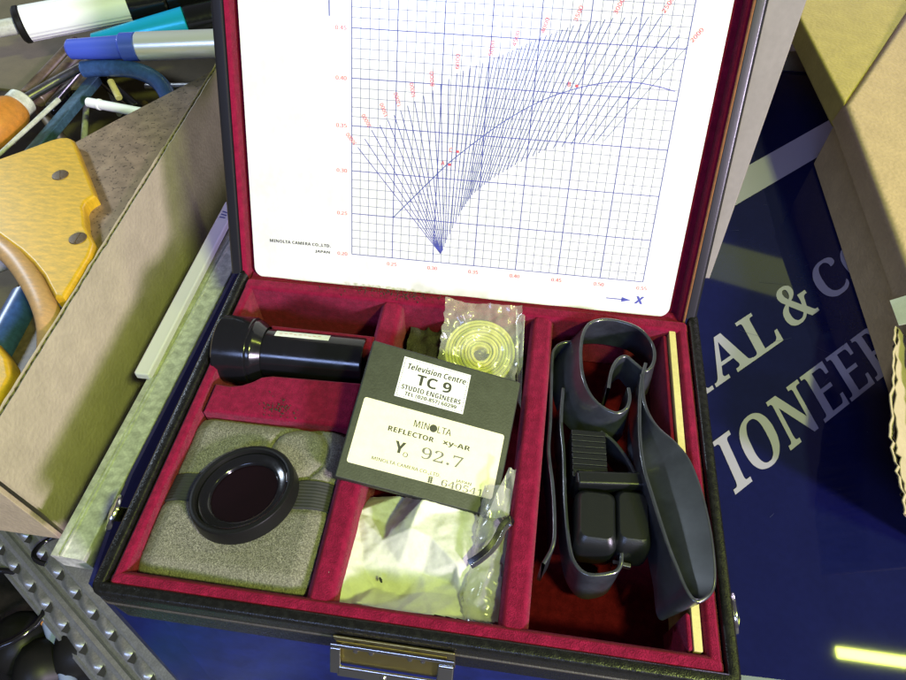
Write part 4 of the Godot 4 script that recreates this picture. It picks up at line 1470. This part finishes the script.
func build_pumps() -> void:
	# white pump
	var t := thing("white_pump", "white ridged pump barrel with black collars at the far left corner", "pump", Vector3(-0.47, 0.0, -0.57))
	var a := Vector3(-0.519, 0.022, -0.541)
	var d := Vector3(0.094, 0.0, -0.058).normalized()
	var s := S()
	var rows := []
	var xf := axis_xf(a, a + d)
	for k in 96:
		var an := TAU * k / 96
		var r := 0.0180 - (0.0006 if k % 4 == 0 and (k < 18 or k > 78 or (k > 40 and k < 60)) else 0.0)
		rows.append(PackedVector3Array([xf * Vector3(0, 0.004, 0), xf * Vector3(r * cos(an), 0.004, r * sin(an)), xf * Vector3(r * cos(an), 0.004, r * sin(an)), xf * Vector3(r * cos(an), 0.112, r * sin(an))]))
	grid(s, rows, true, false)
	part("barrel", s, M.white_plastic, t)
	s = S()
	rod(s, a - d * 0.004, a + d * 0.0045, 0.0188, 36)
	part("end_ring", s, M.plastic_matt, t)
	s = S()
	rod(s, a + d * 0.108, a + d * 0.150, 0.0185, 36)
	rod(s, a + d * 0.150, a + d * 0.235, 0.0150, 30)
	part("collar", s, M.plastic_black, t)
	s = S()
	rod(s, a - d * 0.060, a - d * 0.003, 0.0085, 20)
	part("rod", s, M.enamel, t)
	# blue tube with black end
	t = thing("cyan_tube", "shiny cyan blue metal tube with black end between two pumps", "tube", Vector3(-0.39, 0.0, -0.57))
	a = Vector3(-0.447, 0.004, -0.545)
	d = Vector3(0.086, 0.004, -0.047).normalized()
	s = S()
	rod(s, a, a + d * 0.101, 0.0100, 32, 0.0172, 0.1)
	part("barrel", s, M.blue_anod, t)
	s = S()
	rod(s, a + d * 0.1005, a + d * 0.17, 0.0172, 28)
	part("end_cap", s, M.plastic_black, t)
	# silver pump with blue sleeve
	t = thing("silver_pump", "silver metal pump with blue plastic handle pointing at the case", "pump", Vector3(-0.37, 0.0, -0.515))
	a = Vector3(-0.449, 0.018, -0.505)
	d = Vector3(0.145, 0.0, -0.030).normalized()
	s = S()
	rod(s, a, a + d * 0.058, 0.0098, 28, 0.0118, 0.25)
	rod(s, a + d * 0.055, a + d * 0.0725, 0.0140, 32)
	part("handle", s, M.blue_plastic, t)
	s = S()
	rod(s, a + d * 0.0715, a + d * 0.215, 0.0142, 40)
	part("barrel", s, M.aluminium, t)

func build_tools() -> void:
	var s := S()
	# blue tubular frame with flat blade
	var t := thing("blue_tube_frame", "curved blue painted tubular frame lying behind the saw blade", "saw frame", Vector3(-0.39, -0.02, -0.49))
	tube(s, smooth_path(PackedVector3Array([Vector3(-0.440, -0.002, -0.503), Vector3(-0.413, 0.0, -0.505), Vector3(-0.378, 0.0, -0.503), Vector3(-0.352, -0.008, -0.494), Vector3(-0.336, -0.026, -0.474), Vector3(-0.326, -0.05, -0.45)]), 8), 0.0085, 16)
	part("tube", s, M.blue_paint, t)
	s = S()
	rbox(s, Vector3(-0.4515, -0.030, -0.448), Vector3(0.012, 0.010, 0.165), 0.001, Basis(Vector3.UP, 0.02))
	part("flat_arm", s, M.blue_steel, t)
	s = S()
	rod(s, Vector3(-0.456, -0.0165, -0.466), Vector3(-0.466, -0.0165, -0.36), 0.0026, 12, 0.0018)
	lone("thin_spike", s, M.enamel, "thin pale pointed rod lying along the blue steel bar", "spike")
	t = thing("white_tube_clip", "small white plastic tube with raised band beside the saw blade", "tube", Vector3(-0.40, -0.03, -0.47))
	s = S()
	rod(s, Vector3(-0.430, -0.022, -0.4735), Vector3(-0.345, -0.024, -0.462), 0.0050, 18)
	part("tube", s, M.white_plastic, t)
	s = S()
	rod(s, Vector3(-0.418, -0.0224, -0.4719), Vector3(-0.4145, -0.0225, -0.4714), 0.0058, 18)
	part("band", s, M.white_plastic, t)
	s = S()
	rod(s, Vector3(-0.413, -0.012, -0.500), Vector3(-0.398, -0.020, -0.482), 0.0036, 10)
	lone("yellow_plug", s, M.card_yellow, "tiny yellow plug behind the white plastic tube", "plug")
	# orange wooden handle with ferrule and shaft
	t = thing("wooden_handled_tool", "round orange wooden tool handle with steel ferrule at left edge", "tool handle", Vector3(-0.49, -0.03, -0.43))
	var a := Vector3(-0.502, -0.022, -0.392)
	var b := Vector3(-0.492, -0.016, -0.452)
	s = S()
	lathe(s, P2([0.0, 0.0, 0.012, 0.001, 0.019, 0.008, 0.0215, 0.022, 0.0205, 0.040, 0.0165, 0.052, 0.0140, 0.056, 0.0, 0.056]), axis_xf(a, b), 32)
	part("grip", s, M.wood_orange, t)
	s = S()
	rod(s, a.lerp(b, 0.92), a.lerp(b, 1.12), 0.0138, 26)
	part("ferrule", s, M.enamel, t)
	s = S()
	rod(s, a.lerp(b, 1.1), a.lerp(b, 1.1) + Vector3(0.035, 0.0, -0.09), 0.005, 14)
	part("shaft", s, M.steel, t)
	# brown handled rods
	for k in 3:
		s = S()
		var q := Vector3(-0.512 + k * 0.013, -0.026 - 0.004 * k, -0.600 + 0.003 * k)
		rod(s, q, q + Vector3(0.012, 0.006, 0.125), [0.0062, 0.0075, 0.0045][k], 14)
		lone("long_rod", s, [M.brown_rod, M.brown_rod, M.steel][k], ["brown rod farthest left behind the orange handle", "thicker brown rod in the middle, running up to the white pump", "slim bright steel rod right of the brown rods"][k], "rod")
	s = S()
	rod(s, Vector3(-0.446, 0.004, -0.548), Vector3(-0.405, 0.006, -0.575), 0.0062, 14)
	lone("orange_stick", s, M.wood_orange, "orange wooden stick showing between white pump and cyan tube", "stick")
	s = S()
	rod(s, Vector3(-0.400, 0.035, -0.640), Vector3(-0.300, 0.028, -0.650), 0.010, 14)
	lone("green_tube", s, M.teal_plastic, "green plastic tube at the top behind the black pump collar", "tube")
	# things seen through the grip of the saw
	t = thing("blue_pen", "dark blue barrel lying under the saw handle at the left edge", "pen", Vector3(-0.37, -0.05, -0.20))
	s = S()
	rod(s, Vector3(-0.362, -0.040, -0.222), Vector3(-0.352, -0.040, -0.150), 0.0125, 22)
	part("barrel", s, M.blue_paint, t)
	s = S()
	rod(s, Vector3(-0.368, -0.035, -0.256), Vector3(-0.362, -0.038, -0.221), 0.0090, 18)
	part("tip", s, M.plastic_black, t)
	s = S()
	rod(s, Vector3(-0.430, -0.055, -0.262), Vector3(-0.360, -0.045, -0.300), 0.0075, 16)
	lone("cream_rod", s, M.enamel, "cream rod lying under the grip of the saw", "rod")
	s = S()
	rbox(s, Vector3(-0.330, -0.05, -0.165), Vector3(0.03, 0.02, 0.10), 0.003, Basis(Vector3.UP, 0.3))
	lone("brown_block", s, M.brown_rod, "brown wooden block against the cardboard wall under the saw handle", "block")

func build_rails() -> void:
	# pale enamelled rail beside the trunk
	var t := thing("pale_rail", "pale enamelled rail with raised bead running beside the trunk", "rail", Vector3(-0.222, -0.075, -0.2))
	var p0 := Vector3(-0.2312, -0.0570, -0.024)
	var p1 := Vector3(-0.2215, -0.0570, -0.46)
	var d := (p1 - p0).normalized()
	var sd := Vector3(-d.z, 0, d.x)
	var s := S()
	var prof := crease(P2([0.0122, -0.020, 0.0122, -0.0012, 0.0114, 0.0, 0.0066, 0.0, 0.0060, -0.0012, 0.0052, -0.0012, 0.0046, 0.0012, 0.0032, 0.0012, 0.0026, 0.0, -0.0106, 0.0, -0.0114, -0.0012, -0.0114, -0.020]), true, 60.0)
	var rows := []
	for k in 2:
		var row := PackedVector3Array()
		for q in prof:
			row.append((p0 if k == 0 else p1) + sd * -q.x + Vector3(0, q.y, 0))
		rows.append(row)
	grid(s, rows, false, true)
	var n := -d
	for e in 2:
		var r: PackedVector3Array = rows[e]
		for k in range(1, r.size() - 1):
			tri(s, r[0], r[k], r[k + 1], n if e == 0 else d, n if e == 0 else d, n if e == 0 else d)
	t.position = Vector3(-0.222, -0.077, -0.2)
	part("rail_body", s, M.enamel, t)
	# white flat stick with a dark end
	t = thing("white_stick", "flat white plastic stick with black tip lying along the pale rail", "stick", Vector3(-0.236, -0.066, -0.27))
	s = S()
	rbox(s, Vector3(-0.2400, -0.0505, -0.265), Vector3(0.0132, 0.0080, 0.205), 0.002, Basis(Vector3.UP, 0.004))
	var b := part("stick", s, M.white_plastic_cool_lit, t)
	s = S()
	rbox(s, Vector3(-0.2396, -0.0505, -0.3755), Vector3(0.0136, 0.0084, 0.016), 0.002, Basis(Vector3.UP, 0.004))
	part("tip", s, M.plastic_black, t)
	s = S()
	for k in 3:
		line(s, Vector3(-0.2435, -0.0463, -0.352 + k * 0.004), Vector3(-0.2375, -0.0463, -0.350 + k * 0.0035), 0.0014, Vector3.UP)
	part("blue_marks", s, M.ink_blue, b)
	# galvanised shelf rail with punched dents
	t = thing("galvanised_rail", "galvanised metal shelf rail with rows of punched dents at lower left", "rail", Vector3(-0.27, -0.20, -0.02))
	var a := Vector3(-0.520, -0.186, -0.1966)
	var e2 := Vector3(-0.080, -0.186, 0.0645)
	var dd := (e2 - a).normalized()
	var out := Vector3(-dd.z, 0, dd.x)
	s = S()
	# flat flange, then a step, a groove and an outer lip
	var pf := crease(P2([0.0, -0.014, 0.0, -0.002, 0.0015, 0.0, 0.019, 0.0, 0.0205, -0.0012, 0.0315, -0.006, 0.0322, -0.0125, 0.0352, -0.0135, 0.0362, -0.0070, 0.0395, -0.0062, 0.0410, -0.0080, 0.0540, -0.014, 0.0555, -0.0130, 0.0575, -0.0145, 0.0580, -0.030]), false, 45.0)
	rows = []
	for k in 2:
		var row := PackedVector3Array()
		for q in pf:
			row.append((a if k == 0 else e2) + out * q.x + Vector3(0, q.y, 0))
		rows.append(row)
	grid(s, rows, false, false, Vector3.UP)
	var ra := part("rail_body", s, M.galvanised, t)
	for line_k in 2:
		var steps := 20
		for k in steps:
			s = S()
			var f := (k + 0.5 + 0.45 * line_k) / steps
			var p: Vector3 = a.lerp(e2, f) + out * [0.0262, 0.0475][line_k] + Vector3(0, [-0.0036, -0.0110][line_k], 0)
			# a tongue pushed up from the slope: high at one end, flush at the other
			var w := out * 0.0046 + Vector3(0, -0.0022, 0)
			var l := dd * 0.0105
			var h := Vector3(0, 0.0036, 0) + out * 0.002
			var q := [p - l - w, p - l + w, p + l + w * 0.7 + h, p + l - w * 0.7 + h, p + l - w, p + l + w]
			var g := []
			for i in 6:
				var row := PackedVector3Array()
				for j in 7:
					var u := i / 5.0
					var v := j / 6.0 - 0.5
					row.append(p + l * (u * 2.0 - 1.0) + w * v * 2.0 + h * (sin(minf(u * 1.15, 1.0) * PI * 0.5) * cos(v * PI) if i < 5 else 0.0))
				g.append(row)
			grid(s, g, false, false, Vector3.UP)
			part("dent", s, M.galvanised, ra)
			s = S()
			var lift := Vector3(0, 0.0007, 0) - out * -0.0003
			quad(s, p + l * 0.92 - w * 0.9 + lift, p + l * 0.92 + w * 0.9 + lift, p + l * 1.55 + w * 0.35 + lift, p + l * 1.45 - w * 0.5 + lift, Vector3.UP)
			part("slot", s, M.pad_dark, ra)

func build_gap() -> void:
	# what shows between the cardboard wall and the pale rail
	var s := S()
	rbox(s, Vector3(-0.300, -0.150, -0.198), Vector3(0.040, 0.030, 0.022), 0.002, Basis(Vector3.UP, 0.05))
	lone("white_packet", s, M.white_plastic_cool_lit, "white plastic packet in the gap, the nearer one beside the red knob", "packet")
	s = S()
	rbox(s, Vector3(-0.305, -0.146, -0.228), Vector3(0.040, 0.030, 0.030), 0.002, Basis(Vector3.UP, 0.05))
	lone("white_packet", s, M.white_plastic_cool_lit, "white plastic packet in the gap, the farther one by the white stick", "packet")
	s = S()
	rod(s, Vector3(-0.318, -0.150, -0.158), Vector3(-0.290, -0.136, -0.168), 0.0065, 20)
	lathe(s, P2([0.0, 0.007, 0.004, 0.006, 0.0072, 0.002, 0.0075, -0.002, 0.005, -0.006, 0.0, -0.007]), axis_xf(Vector3(-0.289, -0.135, -0.168), Vector3(-0.27, -0.120, -0.172)), 20)
	lone("red_knob", s, M.red_plastic, "red plastic knob poking up in the gap beside the pale rail", "knob")
	s = S()
	rod(s, Vector3(-0.335, -0.155, -0.140), Vector3(-0.275, -0.150, -0.150), 0.010, 18)
	lone("teal_handle", s, M.teal_plastic, "teal plastic handle under the red knob in the gap", "handle")
	s = S()
	rbox(s, Vector3(-0.32, -0.265, -0.08), Vector3(0.34, 0.06, 0.36), 0.004)  # black slab added to make the space under the rails deep dark
	lone("added_dark_tray", s, M.plastic_black, "black tray added for deep dark under the shelf rails at lower left", "tray")
	for k in 7:
		s = S()
		var c := Vector3(-0.318 + 0.010 * (k % 3), -0.170 + 0.004 * (k % 2), -0.125 + 0.011 * k)
		var path := PackedVector3Array()
		for j in 14:
			var an := j * 0.30 + k * 1.3
			path.append(c + Vector3(0.016 * cos(an), 0.004 * sin(an * 1.7), 0.013 * sin(an)))
		tube(s, path, 0.0022, 8)
		lone("black_cable", s, M.plastic_black, "shiny black cable loop in the dark gap beside the pale rail", "cable", "black cable loops in the gap")

func build_under() -> void:
	# below the galvanised rail, bottom left corner of the photograph
	var s := S()
	rbox(s, Vector3(-0.190, -0.235, 0.055), Vector3(0.11, 0.05, 0.09), 0.003, Basis(Vector3.UP, -0.35))
	lone("green_box", s, M.teal_plastic, "dark green plastic box below the galvanised rail", "box")
	var t := thing("blue_grey_pen", "blue grey pen with orange ring lying below the galvanised rail", "pen", Vector3(-0.27, -0.20, 0.02))
	s = S()
	rod(s, Vector3(-0.358, -0.214, -0.052), Vector3(-0.2740, -0.215, 0.036), 0.0058, 16)
	part("barrel", s, M.blue_grey, t)
	s = S()
	rod(s, Vector3(-0.3235, -0.2144, -0.0158), Vector3(-0.3205, -0.2144, -0.0127), 0.0064, 16)
	part("ring", s, M.wood_orange, t)
	for k in 3:
		s = S()
		var c := Vector3(-0.345 + k * 0.028, -0.222, 0.005 + 0.018 * (k % 2))
		lathe(s, P2([0.0, 0.016, 0.010, 0.0155, 0.019, 0.012, 0.024, 0.004, 0.025, -0.006, 0.023, -0.02, 0.0, -0.02]), Transform3D(Basis(Vector3(0.4, 0, 0.9).normalized(), 0.5 + k * 0.5), c), 26)
		lone("round_black_tin", s, M.plastic_matt, ["dark black round tin, leftmost under the galvanised rail", "dark black round tin, middle one under the galvanised rail", "dark black round tin beside the blue grey pen"][k], "tin")
	s = S()
	var path := PackedVector3Array()
	for j in 22:
		var an := j * 0.26 - 0.6
		path.append(Vector3(-0.365 + 0.045 * cos(an), -0.200 + 0.004 * sin(an * 2.0), -0.012 + 0.032 * sin(an)))
	tube(s, path, 0.0025, 8)
	lone("grey_cable", s, M.plastic_black, "thin black cable curling over the tins at lower left", "cable")

# ---------------------------------------------------------------- right of the case
func build_right_side() -> void:
	# grey card leaning behind the lid
	var lx := Transform3D(Basis(Vector3(1, 0, 0), LN, -LU), LO)
	var s := S()
	slab(s, P2([-0.12, -0.01, 0.1835, -0.022, 0.1850, -0.035, 0.2120, -0.290, -0.10, -0.300]), 0.006, 0.0012, lx * Transform3D(Basis(), Vector3(0, -0.0300, 0)))
	lone("grey_board", s, M.card_grey, "grey card board leaning behind the lid of the open case", "board")
	# cardboard box on the trunk
	var t := thing("right_box", "brown cardboard box with thick flaps, yellow light painted into the rear one, standing on the trunk", "cardboard box", Vector3(0.5, -0.055, -0.33))
	s = S()
	rbox(s, Vector3(0.5285, -0.0245, -0.328), Vector3(0.400, 0.0590, 0.365), 0.002)
	part("box_body", s, M.card_brown, t)
	s = S()
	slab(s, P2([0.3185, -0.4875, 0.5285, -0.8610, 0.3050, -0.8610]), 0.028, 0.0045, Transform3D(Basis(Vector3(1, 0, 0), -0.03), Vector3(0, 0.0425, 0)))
	part("rear_flap", s, M.card_yellow_lit, t)
	s = S()
	var fd := Vector3(0.49, 0, -0.872).normalized()
	var fx := Transform3D(Basis(fd, 0.12), Vector3(0.3175, 0.0300, -0.4865))
	var fp := PackedVector2Array()
	for q in [[0.0, 0.0], [0.2100, -0.3737], [0.42, -0.3737], [0.42, 0.31], [0.0105, 0.31]]:
		fp.append(Vector2(q[0], q[1]))
	slab(s, fp, 0.027, 0.0060, fx)
	part("front_flap", s, M.card_brown, t)
	# torn corrugated edge near the camera
	t = thing("torn_cardboard", "pale torn corrugated cardboard sheet with white sticker at right edge", "cardboard", Vector3(0.31, -0.05, -0.15))
	var top := smooth_path(PackedVector3Array([Vector3(0.3120, 0.0, -0.247), Vector3(0.2985, 0.0, -0.204), Vector3(0.2860, 0.0, -0.157), Vector3(0.2816, 0.0, -0.128), Vector3(0.2786, 0.0, -0.100)]), 8)
	for q in [0.0, 0.0032]:
		s = S()
		var tp := PackedVector3Array()
		var bt := PackedVector3Array()
		var nz := noise(55, 30.0, 3)
		for k in top.size():
			var j := Vector3(0.0022, 0.0015, 0) * nz.get_noise_1d(k * 0.035 + q * 80.0)
			tp.append(top[k] + Vector3(q, -q * 0.2, 0) + j)
			bt.append(top[k] + Vector3(0.052 + q, -0.050, 0.002))
		ribbon(s, tp, bt, 0.0009)
		part("liner", s, M.card, t)
	s = S()
	var tq := PackedVector3Array()
	var bq := PackedVector3Array()
	for k in 160:
		var f := k / 159.0 * (top.size() - 1)
		var p := top[int(f)].lerp(top[mini(int(f) + 1, top.size() - 1)], f - int(f))
		p += Vector3(0.0016 + 0.0011 * sin(k * 0.9), -0.002, 0)
		tq.append(p)
		bq.append(p + Vector3(0.020, -0.02, 0))
	ribbon(s, tq, bq, 0.0003)
	part("flutes", s, M.card_dark, t)
	s = S()
	slab(s, P2([-0.011, -0.013, 0.012, -0.013, 0.012, 0.013, -0.011, 0.011]), 0.0005, 0.0001, Transform3D(Basis(Vector3(0, 0, 1), deg_to_rad(40.0)), Vector3(0.3225, 0.008, -0.258)))
	part("sticker", s, M.paper_white, t)
	# dark box and card behind the trunk
	s = S()
	rbox(s, Vector3(0.42, -0.17, -0.94), Vector3(0.9, 0.26, 0.46), 0.004)
	lone("cardboard_block", s, M.card, "yellow brown cardboard box beyond the back edge of the trunk", "cardboard box")
